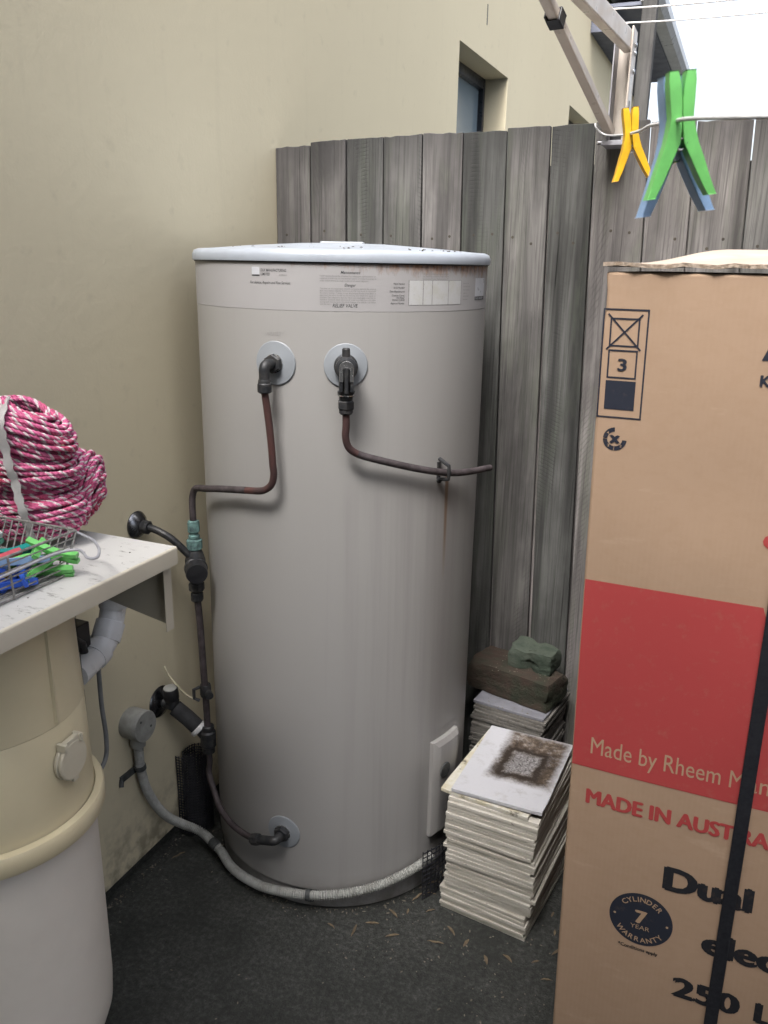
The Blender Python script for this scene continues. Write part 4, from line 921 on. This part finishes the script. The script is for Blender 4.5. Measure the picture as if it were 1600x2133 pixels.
# ================================================================== TILE STACKS AND BRICKS
ORD = ['top', 'second', 'third', 'fourth', 'fifth', 'sixth', 'seventh', 'eighth', 'ninth', 'tenth', 'eleventh', 'twelfth', 'thirteenth', 'fourteenth', 'fifteenth', 'sixteenth', 'seventeenth', 'eighteenth', 'nineteenth', 'twentieth']
def ordinal(i):
    if i < 20: return ORD[i]
    tens = {2: 'twenty', 3: 'thirty', 4: 'forty'}; k = i + 1; t_, u_ = divmod(k, 10)
    return (tens[t_] + '-' + ['', 'first', 'second', 'third', 'fourth', 'fifth', 'sixth', 'seventh', 'eighth', 'ninth'][u_]) if u_ else {2: 'twentieth', 3: 'thirtieth', 4: 'fortieth'}[t_]
def tile_mesh(w_, d_, h_, seed):
    """tile with slightly chipped edges"""
    r_ = random.Random(seed); mb = MB(); n_ = 7; top = []; 
    pts = []
    for (ax, ay, bx_, by_) in ((-1, -1, 1, -1), (1, -1, 1, 1), (1, 1, -1, 1), (-1, 1, -1, -1)):
        for k in range(n_):
            u = k / n_; j = r_.uniform(0, .0003) if k else 0
            if r_.random() < .03: j = .002
            x, y = ax + (bx_ - ax) * u, ay + (by_ - ay) * u
            pts.append((x * (w_ / 2) - (x if abs(x) == 1 else 0) * j, y * (d_ / 2) - (y if abs(y) == 1 else 0) * j))
    return mb.prism(pts, 0, h_)
tile_variants = []
def place_tile(i, x, y, z, rot, mat, w_, d_, h_, label, group, tilt=(0, 0)):
    key = (mat, w_, i % 5)
    src = next((o for k, o in tile_variants if k == key), None)
    if src is None:
        o = obj('ceramic_tile', tile_mesh(w_, d_, h_, i), mat, None, 0, .0006, 1, origin=(0, 0, 0)); tile_variants.append((key, o))
    else: o = src.copy(); COL.objects.link(o)
    o.location = (x, y, z); o.rotation_euler = (tilt[0], tilt[1], rot); return tag(o, label, 'tile', group)
NF, HF = 33, .0090; r_ = random.Random(21); PITCH = .3050 / NF; jx = jy = jr = 0
for i in range(NF):
    f_ = i / (NF - 1); z = .0006 + i * PITCH
    if i % r_.choice((3, 4, 5)) == 0: jx, jy, jr = r_.uniform(-.004, .004), r_.uniform(-.004, .003), r_.uniform(-1.2, 1.2)
    x = .790 + .002 * f_ + jx + r_.uniform(-.0018, .0018); y = -.372 + .008 * f_ + jy + r_.uniform(-.0018, .0018); rot = radians(-7.0 + 4.0 * f_ + jr + r_.uniform(-.5, .5))
    k = NF - 1 - i
    if k in (15,): x -= .006; rot += radians(-1.5)
    if k in (22,): x += .005; rot += radians(1.5)
    if k == 0: x, y, rot, mt, lb = .7895, -.3575, radians(-2.2), 'tile_top', 'white tile with dark square stain, topmost of the near stack'
    elif k == 1: x, y, rot, mt, lb = .772, -.360, radians(-6.5), 'tile_second', 'yellow-stained white tile second from the top of the near stack'
    else: mt, lb = 'tile', 'cream wall tile, %s from the top of the near stack' % ordinal(k)
    place_tile(i, x, y, z + (.0035 if k == 0 else 0), rot, mt,   .198, .275, HF * .90, lb, 'tiles in the near stack', (radians(.6), radians(-.5)) if k == 0 else (radians(r_.uniform(-.12, .12)), radians(r_.uniform(-.15, .15))))
NB_ = 40; PB = .345 / NB_
for i in range(NB_):
    k = NB_ - 1 - i
    place_tile(i, .741 + r_.uniform(-.004, .004) - (.006 if k > 3 else 0), -.103 + r_.uniform(-.003, .003), .0005 + i * PB, radians(-7 + r_.uniform(-1.2, 1.2)), 'tile_grey' if k == 0 else 'tile_rear', .182, .178, PB * .84,
               'grey tile under the bricks, topmost of the rear stack' if k == 0 else 'dirty grey tile, %s from the top of the rear stack' % ordinal(k), 'tiles in the rear stack')
def rough_brick(name, L_, W_, H_, mat, seed, mtx, label, chips=(), notch=False):
    bm = bmesh.new(); bmesh.ops.create_cube(bm, size=1); bmesh.ops.subdivide_edges(bm, edges=bm.edges[:], cuts=9, use_grid_fill=True)
    r_ = random.Random(seed)
    for v in bm.verts:
        x, y, z = v.co
        rad = sqrt(x * x + y * y + z * z); k = 1 - .022 * max(0, (abs(2 * x) ** 6 + abs(2 * y) ** 6 + abs(2 * z) ** 6) - 1.0)
        v.co = Vector((x * k * L_ + r_.uniform(-.0016, .0016), y * k * W_ + r_.uniform(-.0016, .0016), z * k * H_ + (r_.uniform(-.0016, .0016) if z > -.49 else 0)))
        for (cx, cy, cz, rr_, dpt) in chips:
            d_ = (Vector((x, y, z)) - Vector((cx, cy, cz))).length
            if d_ < rr_: v.co *= 1 - dpt * (1 - d_ / rr_)
        if notch and y < -.3 and abs(x) < .16: v.co.y += .016 * (1 - abs(x) / .16) * (1.3 if z < 0 else .7)
        if notch and z > .3: v.co.z -= .010 * max(0, 1 - abs(x + .05) / .2)
    mb = MB(); mb.add([mtx @ v.co for v in bm.verts], [tuple(v.index for v in f.verts) for f in bm.faces]); bm.free()
    return tag(obj(name, mb, mat, None, 35), label, 'brick')
rough_brick('brick', .228, .108, .074, 'brick', 5, Matrix.Translation((.722, -.095, .345 + .0375)) @ Matrix.Rotation(radians(-15), 4, 'Z'), 'brown mossy old brick lying on the grey tile stack', ((.5, .5, .5, .28, .18), (.5, -.5, -.2, .25, .1), (-.5, -.5, .5, .22, .12)))
rough_brick('broken_brick', .112, .080, .052, 'mossbrick', 9, Matrix.Translation((.760, -.080, .345 + .0745 + .0255)) @ Matrix.Rotation(radians(-9), 4, 'Z'), 'small green broken brick piece on top of the brown brick', ((.5, .5, .5, .4, .2), (-.5, -.5, .5, .3, .15)), True)

# ================================================================== NEW HEATER CARTON
BX, BSH, BY = .9805, .0205, -.780
BW, BD, BH = .60, .60, 1.365
def bow(u, z):                                   # the panel bellies out, with a dent or two
    w_ = max(0, min(1, u / BW)); e = sin(pi * w_) * sin(pi * max(0, min(1, z / BH)))
    dent = .0035 * math.exp(-(((u - .17) / .09) ** 2 + ((z - 1.07) / .07) ** 2)) - .0025 * math.exp(-(((u - .09) / .06) ** 2 + ((z - .50) / .12) ** 2))
    return .006 * e - dent + .0010 * sin(9 * z + 4 * u) * e
def bp(u, z, off=.0006): return Vector((BX - BSH * z + u, BY - off - bow(u, z), z))
carton = thing('heater_carton', (BX + .3, BY + .3, 0), 'tall brown cardboard carton with red panel for a new water heater', 'carton')
m = MB(); vs = []
NZ, NX = 60, 28
for s in range(1):
    pass
ring_ = [(0, 0)] + [(i / NX * BW, 0) for i in range(1, NX)] + [(BW, 0)] + [(BW, BD * .5), (BW, BD)] + [(BW - i / NX * BW, BD) for i in range(1, NX + 1)] + [(0, BD * .5)]
nr = len(ring_); rr_ = random.Random(2)
for k in range(NZ + 1):
    z = .003 + (BH - .003) * k / NZ
    for (u, d_) in ring_: vs.append((BX - BSH * z + u + (.004 * math.exp(-((z - 1.33) / .03) ** 2) if u == 0 and d_ == 0 else 0), BY + d_ - (bow(u, z) if d_ == 0 else 0), z))
fs = [(k * nr + i, k * nr + (i + 1) % nr, (k + 1) * nr + (i + 1) % nr, (k + 1) * nr + i) for k in range(NZ) for i in range(nr)] + [tuple(range(nr - 1, -1, -1)), tuple(NZ * nr + i for i in range(nr))]
m.add(vs, fs); face = obj('carton_body', m, 'carton', carton, 30, .004, 3)
# top flaps, bowed up, with a ragged fluted edge
m = MB(); vs = []; NU, NV = 30, 14; rr_ = random.Random(8)
sm = lambda x: max(0, min(1, x)) ** 2 * (3 - 2 * max(0, min(1, x)))
edge_j = [rr_.uniform(-.003, .003) for _ in range(NU + 1)]; edge_z = [rr_.uniform(-.0012, .0012) for _ in range(NU + 1)]
for s in (0, 1):
    for j in range(NV + 1):
        for i in range(NU + 1):
            u = -.004 + (BW + .006) * i / NU; d_ = -.006 + (BD + .004) * j / NV
            z = 1.3715 + .0250 * sm(u / .14) * sm(d_ / .34) + (edge_z[i] * 1.5 if j == 0 else 0) + (.0050 if s else 0)
            vs.append((BX - BSH * 1.37 + u + (0 if i else .001), BY + d_ + (edge_j[i] if j == 0 else 0), z))
W_ = NU + 1; S_ = W_ * (NV + 1); fs = []
for j in range(NV):
    for i in range(NU):
        a = j * W_ + i; fs.append((a, a + W_, a + W_ + 1, a + 1)); fs.append((S_ + a, S_ + a + 1, S_ + a + W_ + 1, S_ + a + W_))
flap = obj('top_flap', MB().add(vs, fs), 'kraft_top', carton, 30)
fs = [(i, i + 1, S_ + i + 1, S_ + i) for i in range(NU)] + [(j * W_, S_ + j * W_, S_ + (j + 1) * W_, (j + 1) * W_) for j in range(NV)] + [(j * W_ + NU, (j + 1) * W_ + NU, S_ + (j + 1) * W_ + NU, S_ + j * W_ + NU) for j in range(NV)]
obj('flap_edge', MB().add(vs, fs), 'flute', flap, 0)
def quad(u0, z0, u1, z1, mat, off=.0006, nm='printed_mark'):
    return obj(nm, MB().add([bp(u0, z0, off), bp(u1, z0, off), bp(u1, z1, off), bp(u0, z1, off)], [(0, 1, 2, 3)]), mat, face, 0)
def poly(pts, mat, off=.0006, nm='printed_mark'):
    return obj(nm, MB().add([bp(u, z, off) for u, z in pts], [tuple(range(len(pts)))]), mat, face, 0)
def frame_print(u0, z0, u1, z1, t_, mat):
    mb = MB()
    for a, b, c, d in ((u0, z0, u1, z0 + t_), (u0, z1 - t_, u1, z1), (u0, z0 + t_, u0 + t_, z1 - t_), (u1 - t_, z0 + t_, u1, z1 - t_)):
        mb.add([bp(a, b), bp(c, b), bp(c, d), bp(a, d)], [(0, 1, 2, 3)])
    return obj('printed_mark', mb, mat, face, 0)
def face_text(s, u, z, width=None, height=None, mat='ink_navy', off=.0008, bold=0., **k):
    pts, fs = text_outline(s, (width - bold * height) if width and height else width, height, **k); mb = MB(); d_ = bold * (height or .02)
    for i, dx in enumerate((0, d_ * .5, d_) if bold else (0,)): mb.add([bp(u + x + dx, z + y, off + .00006 * i) for x, y in pts], fs)
    if bold: mb.add([bp(u + x + d_ * .5, z + y + d_ * .22, off + .00018) for x, y in pts], fs); mb.add([bp(u + x + d_ * .5, z + y - d_ * .22, off + .00024) for x, y in pts], fs)
    return obj('printed_text', mb, mat, face, 0)
# stacking marks
frame_print(.001, 1.171, .061, 1.318, .0022, 'ink_navy')
frame_print(.011, 1.268, .050, 1.306, .0022, 'ink_navy')
for a, b, c, d in ((.008, 1.311, .053, 1.264), (.008, 1.264, .053, 1.311)):
    dv = Vector((c - a, d - b)); n_ = Vector((-dv.y, dv.x)).normalized() * .0011
    poly([(a + n_.x, b + n_.y), (a - n_.x, b - n_.y), (c - n_.x, d - n_.y), (c + n_.x, d + n_.y)][::1], 'ink_navy', .0009)
frame_print(.011, 1.2255, .050, 1.264, .0022, 'ink_navy'); face_text('3', .0245, 1.2365, .0125, .0165, bold=.11)
quad(.0105, 1.183, .0505, 1.2225, 'ink_navy')
# recycling ring, open at the upper right
def ring_seg(cu, cz, r0, r1, a0, a1, mat):
    n_ = 14; pts = [(cu + r1 * cos(radians(a0 + (a1 - a0) * i / n_)), cz + r1 * sin(radians(a0 + (a1 - a0) * i / n_))) for i in range(n_ + 1)] + [(cu + r0 * cos(radians(a1 + (a0 - a1) * i / n_)), cz + r0 * sin(radians(a1 + (a0 - a1) * i / n_))) for i in range(n_ + 1)]
    mb = MB(); k = n_ + 1; vs = [bp(u, z) for u, z in pts]
    mb.add(vs, [(i, i + 1, 2 * k - 2 - i, 2 * k - 1 - i) for i in range(n_)]); obj('printed_mark', mb, mat, face, 0)
for a0, a1 in ((93, 178), (182, 266), (270, 356)): ring_seg(.0285, 1.142, .0102, .0162, a0, a1, 'ink_navy')
face_text('x', .0210, 1.1365, .0150, .0165, bold=.2)
for s, du, dz in (('4', -.0112, .0065), ('3', -.0098, -.0112), ('2', .0072, -.0108)): face_text(s, .0285 + du, 1.142 + dz, .003, .0038, 'ink_bare', .0011)
# red panel with the lettering left bare
def notch(u): return .930 if u < .243 else (.930 - (u - .243) / .015 * .042 if u < .258 else min(.930, .888 + (u - .258) / .014 * .042))
us = [.002, .02, .04, .06, .08, .10, .12, .14, .16, .18, .20, .22, .243, .2505, .258, .265, .272] + [.30 + .03 * k for k in range(10)]
mb = MB(); NRW = 14; vs = [bp(u, .620 + (notch(u) - .620) * k / NRW) for k in range(NRW + 1) for u in us]; nu = len(us)
obj('printed_panel', mb.add(vs, [(k * nu + i, k * nu + i + 1, (k + 1) * nu + i + 1, (k + 1) * nu + i) for k in range(NRW) for i in range(nu - 1)]), 'ink_red', face, 40)
face_text('Made by Rheem M', .029, .646, .219, .030, 'ink_bare', .0010)
face_text('anufacturing', .254, .646, .168, .030, 'ink_bare', .0010)
face_text('MADE IN AUST', .027, .5575, .219, .0262, 'ink_red', bold=.13)
face_text('RALIA', .2515, .5575, .088, .0262, 'ink_red', bold=.13)
face_text('Dual', .154, .4405, .130, .0430, 'ink_black', bold=.19)
face_text('p', .3085, .4405, .034, .0430, 'ink_black', bold=.19)
face_text('electric', .2200, .3440, .205, .0430, 'ink_black', bold=.19)
face_text('250', .185, .2445, .102, .0380, 'ink_black', bold=.19); face_text('L', .3075, .2445, .025, .0380, 'ink_black', bold=.19)
poly([(.2025, 1.2600), (.262, 1.2600), (.300, 1.330), (.2300, 1.330)], 'ink_navy')
face_text('K', .2035, 1.2275, .013, .0150, bold=.12); face_text('C', .2315, 1.0120, .030, .0240, 'ink_red', bold=.13)
# warranty roundel
cu, cz, Rr = .1275, .3690, .0490
poly([(cu + Rr * cos(2 * pi * i / 64), cz + Rr * sin(2 * pi * i / 64)) for i in range(64)], 'ink_navy')
def arc_text(s, rad, a_mid, size, top=True):
    ws = {'I': .45, 'L': .78, 'Y': .95, 'W': 1.35, 'N': 1.05, 'D': 1.05}; w_ = [ws.get(c_, .98) * size * 1.02 for c_ in s]; tot = sum(w_); pos = -tot / 2
    for c_, wc in zip(s, w_):
        mid = pos + wc / 2; pos += wc
        a = radians(a_mid) - mid / rad if top else radians(a_mid) + mid / rad
        pts, fs = text_outline(c_, None, size, bold=.015, align='CENTER')
        up = a - pi / 2 if top else a + pi / 2
        vs = []
        for x, y in pts:
            yy = y - size / 2; ux, uz = x * cos(up) - yy * sin(up), x * sin(up) + yy * cos(up); vs.append(bp(cu + rad * cos(a) + ux, cz + rad * sin(a) + uz, .0010))
        obj('printed_text', MB().add(vs, fs), 'ink_bare', face, 0)
arc_text('CYLINDER', .0385, 90, .0094, True); arc_text('WARRANTY', .0388, 270, .0094, False)
face_text('7', cu - .0095, cz - .0070, .0190, .0250, 'ink_bare', .0010, bold=.15); face_text('YEAR', cu - .0150, cz - .0190, .030, .0084, 'ink_bare', .0010)
for s in (-1, 1): poly([(cu + s * .0405 + .0020 * cos(2 * pi * i / 12), cz + .0020 * sin(2 * pi * i / 12)) for i in range(12)], 'ink_bare', .0010)
face_text('*Conditions apply', .0965, .3085, .062, .0064, 'ink_black', bold=.08)
# black strap down the face
m = MB(); vs = []
for k in range(30):
    z = .02 + 1.335 * k / 29; o_ = .0035 + .0012 * sin(k * .7)
    ul = .2385 + (z - .2) * .0125
    for u, oo in ((ul, o_), (ul, o_ + .0016), (ul + .0192, o_ + .0016), (ul + .0192, o_)): vs.append(bp(u, z, oo))
m.add(vs, [(4 * k + a, 4 * k + 4 + a, 4 * k + 4 + (a + 1) % 4, 4 * k + (a + 1) % 4) for k in range(29) for a in range(4)])
tag(obj('black_strap', m, 'webbing', None, 0), 'black webbing strap running down the face of the carton', 'strap')

# ================================================================== CLOTHESLINE
cl_ = thing('clothesline', (.84, -.03, 1.6), 'beige folding clothesline bracket with arm and strut on the fence top', 'clothesline')
def bar(p, q, w_, h_, up=(0, 0, 1)):
    p, q = Vector(p), Vector(q); d_ = (q - p); fm = frame(p, d_, up); mb = MB(); return mb.box(-h_ / 2, h_ / 2, -w_ / 2, w_ / 2, 0, d_.length, fm)
m = MB(); m.box(.8195, .8225, -.058, -.004, 1.622, 1.808); obj('left_flange', m, 'alloy_dark', cl_, 0, .0008)
m = MB(); m.box(.8225, .853, -.010, -.0065, 1.624, 1.812); obj('channel_web', m, 'alloy', cl_, 0, .0006)
m = MB(); m.box(.853, .8565, -.062, -.004, 1.622, 1.830); obj('right_flange', m, 'alloy', cl_, 0, .0012)
m = MB(); m.box(.8561, .8571, -.040, -.030, 1.672, 1.698); obj('slot', m, 'black', cl_, 0)
m = MB(); m.box(.812, .858, -.064, -.003, 1.612, 1.6215); obj('foot_plate', m, 'alloy_dark', cl_, 0, .001)
m = MB(); m.box(.828, .850, -.062, -.058, 1.6215, 1.633); obj('foot_gap', m, 'black', cl_, 0)
obj('arm', bar((.8455, -.030, 1.806), (.792, -.78, 1.793), .020, .036), 'alloy', cl_, 0, .0025)
A_, B_ = Vector((.826, -.050, 1.636)), Vector((.757, -.42, 1.803))
obj('strut', bar(A_, B_, .0185, .018), 'alloy', cl_, 0, .002)
obj('cross_bar', bar(B_ + Vector((-.012, 0, .004)), (.828, -.42, 1.803), .016, .016), 'alloy', cl_, 0, .002)
C_ = A_.lerp(B_, .845); fm = frame(C_, B_ - A_)
m = MB(); m.box(-.0125, -.0095, -.013, .013, -.012, .012, fm); m.box(.0095, .0125, -.013, .013, -.012, .012, fm); m.box(-.0125, .0125, -.0125, -.0095, -.012, .012, fm); m.box(-.0125, .0125, .0095, .0125, -.012, .022, fm); obj('strut_clip', m, 'black', cl_, 0, .001)
for p in ((.858, -.036, 1.800), (.858, -.036, 1.785), (.858, -.036, 1.752)):
    m = MB(); m.lathe([(.0055, 0), (.0055, .002), (.003, .004), (0, .0045)], 12, frame(p, (1, 0, 0))); obj('bolt', m, 'steel', cl_, 30)
m = MB(); m.lathe([(.004, 0), (.004, .01), (.0025, .012)], 10, frame((.812, -.05, 1.618), (-1, -.2, 0))); obj('bolt', m, 'steel', cl_, 30)
for k, y in enumerate((-.10, -.20, -.31)):
    m = MB(); xx = .8475 - (.030 - y * 0 + abs(y)) * .0 - (abs(y) - .03) * .071; m.tube(cat([(xx, y, 1.826), (1.0, y - .003, 1.822), (1.5, y, 1.826), (1.93, y, 1.83)], 8), .0016, 7); obj('cord', m, 'cordline', cl_, 50)
# far arm that carries the other end of the lines (beyond the frame)
obj('arm', bar((1.935, -.004, 1.806), (1.935, -.78, 1.793), .020, .036), 'alloy', cl_, 0, .0025)
line_pts = [(.800, -.085, 1.650), (.806, -.105, 1.640), (.822, -.125, 1.6265), (.842, -.150, 1.6185), (.886, -.30, 1.598), (.940, -.58, 1.560), (.957, -.70, 1.5440), (.990, -.86, 1.5245), (1.017, -1.0, 1.509), (1.052, -1.15, 1.489), (1.071, -1.2, 1.4835), (1.127, -1.25, 1.475), (1.3, -1.22, 1.478), (1.6, -1.0, 1.55), (1.930, -.6, 1.775)]
m = MB(); m.tube(cat(line_pts, 8), .0017, 8); tag(obj('loose_line', m, 'cordline', None, 50), 'loose white plastic line sagging from the bracket towards the viewer', 'cord')
def hang(p, s, tilt=0., yaw=0.):
    r0 = Vector((.92, .386, 0)); y0 = Vector((-.386, .922, 0)); mt = Matrix(((r0.x, y0.x, 0, p[0]), (r0.y, y0.y, 0, p[1]), (0, 0, 1, p[2]), (0, 0, 0, 1)))
    return mt @ Matrix.Rotation(radians(yaw), 4, 'Z') @ Matrix.Rotation(radians(tilt), 4, 'Y') @ Matrix.Scale(s, 4)
peg(hang((.957, -.70, 1.5440), .94, -8), 'yellow', 'yellow clothes peg hanging open from the loose line', 'pegs hanging on the loose line')
peg(hang((1.060, -1.170, 1.4895), 1.0, -6), 'green', 'bright green clothes peg hanging nearest on the loose line', 'pegs hanging on the loose line')
peg(hang((1.0545, -1.150, 1.4855), 1.13, -7, 6), 'lblue', 'pale blue clothes peg hanging half hidden behind the green one', 'pegs hanging on the loose line')

# ================================================================== LITTER
def leaf_mesh(L_, w_, seed):
    r_ = random.Random(seed); mb = MB(); n_ = 6; vs = []
    for i in range(n_ + 1):
        u = i / n_; ww = w_ * sin(pi * min(1, u * .96 + .02)) ** .8; zz = .0016 + .004 * sin(pi * u) * r_.uniform(.3, 1) ; bend = .12 * L_ * (u - .5) ** 2
        vs += [(u * L_ - L_ / 2, -ww + bend, zz), (u * L_ - L_ / 2, bend, zz - .0012), (u * L_ - L_ / 2, ww + bend, zz)]
    return mb.add(vs, [(3 * i + a, 3 * i + 3 + a, 3 * i + 4 + a, 3 * i + 1 + a) for i in range(n_) for a in (0, 1)])
leaves = [(.557, -.606, 20), (.479, -.648, 160), (.619, -.493, 70), (.639, -.434, 30), (.615, -.542, 100), (.72, -.555, 140), (.645, -.47, 10), (.047, -.60, 65), (.85, -.578, 150), (.905, -.564, 40), (.588, -.56, 150), (.66, -.52, 45), (.70, -.60, 10), (.76, -.575, 80), (.925, -.47, 100), (.94, -.52, 60), (.935, -.60, 20), (.53, -.64, 95), (.81, -.60, 120), (.91, -.42, 85), (.61, -.62, 35), (.645, -.40, 120)]
lv_ = []
for i, (x, y, a) in enumerate(leaves):
    if i < 5: o = obj('dry_leaf', leaf_mesh((.030, .022, .036, .026, .018)[i], (.0032, .0024, .0028, .0036, .0026)[i], i), 'leaf', None, 60, origin=(0, 0, 0)); lv_.append(o)
    else: o = lv_[i % 5].copy(); COL.objects.link(o)
    o.location = (x, y, .0005); o.rotation_euler = (0, 0, radians(a))
    tag(o, 'narrow dry brown leaf lying on the concrete', 'leaf', 'dry leaves on the concrete')
m = MB(); r_ = random.Random(31)
for i in range(230):
    if i < 160: x, y = r_.uniform(.5, .97), r_.uniform(-.75, -.42)
    else: x, y = r_.uniform(.05, 1.0), r_.uniform(-1.0, -.5)
    if (Vector((x, y)) - Vector((TC.x, TC.y))).length < .305: continue
    s = r_.choice((.0005, .0007, .0010, .0015, .002)); m.lathe([(s, 0), (s * .8, s * .6), (0, s * .9)], 5, Matrix.Translation((x, y, 0)) @ Matrix.Rotation(r_.uniform(0, 6), 4, 'Z') @ Matrix.Diagonal((r_.uniform(.6, 2.5), 1, 1, 1)))
for i in range(260):
    a = radians(r_.uniform(-150, 20)); rr3 = .297 + abs(r_.gauss(0, .012)); x, y = TC.x + rr3 * cos(a), TC.y + rr3 * sin(a)
    if i > 150: x, y = .004 + abs(r_.gauss(0, .012)), r_.uniform(-1.0, -.5)
    s = r_.choice((.0007, .001, .0015, .0022)); m.lathe([(s, 0), (s * .8, s * .6), (0, s * .9)], 5, Matrix.Translation((x, y, 0)) @ Matrix.Rotation(r_.uniform(0, 6), 4, 'Z') @ Matrix.Diagonal((r_.uniform(.6, 3), 1, 1, 1)))
o = obj('ground_litter', m, 'speck_pale', None, 0); tag(o, 'pale crumbs and leaf bits on the dark concrete', 'litter', kind='stuff')
m = MB()
for i in range(90):
    a = r_.uniform(0, 2 * pi); rr2 = .295 * sqrt(r_.uniform(.3, 1)); x, y = TC.x + rr2 * cos(a), TC.y + rr2 * sin(a); z = 1.4078 - .0135 * (rr2 / .27) ** 1.3 if rr2 < .27 else 1.394 - (rr2 - .27) * .06
    s = r_.choice((.0008, .0012, .002)); m.lathe([(s, 0), (s * .8, s * .6), (0, s * .9)], 5, Matrix.Translation((x, y, z)) @ Matrix.Rotation(r_.uniform(0, 6), 4, 'Z') @ Matrix.Diagonal((r_.uniform(.6, 2.5), 1, 1, 1)))
o = obj('lid_litter', m, 'speck_dark', None, 0); tag(o, 'dark leaf crumbs scattered on the heater lid', 'litter', kind='stuff')
m = MB()
for i in range(60):
    x, y = r_.uniform(.66, .82), r_.uniform(-.19, -.06); z = .3452 if y < -.155 else .4198
    s = r_.choice((.0008, .001, .0014)); m.lathe([(s, 0), (s * .8, s * .6), (0, s * .9)], 5, Matrix.Translation((x, y, z)) @ Matrix.Rotation(r_.uniform(0, 6), 4, 'Z') @ Matrix.Diagonal((r_.uniform(.6, 3), 1, 1, 1)))
o = obj('brick_litter', m, 'speck_pale', None, 0); tag(o, 'pale crumbs on the old brick and grey tile', 'litter', kind='stuff')
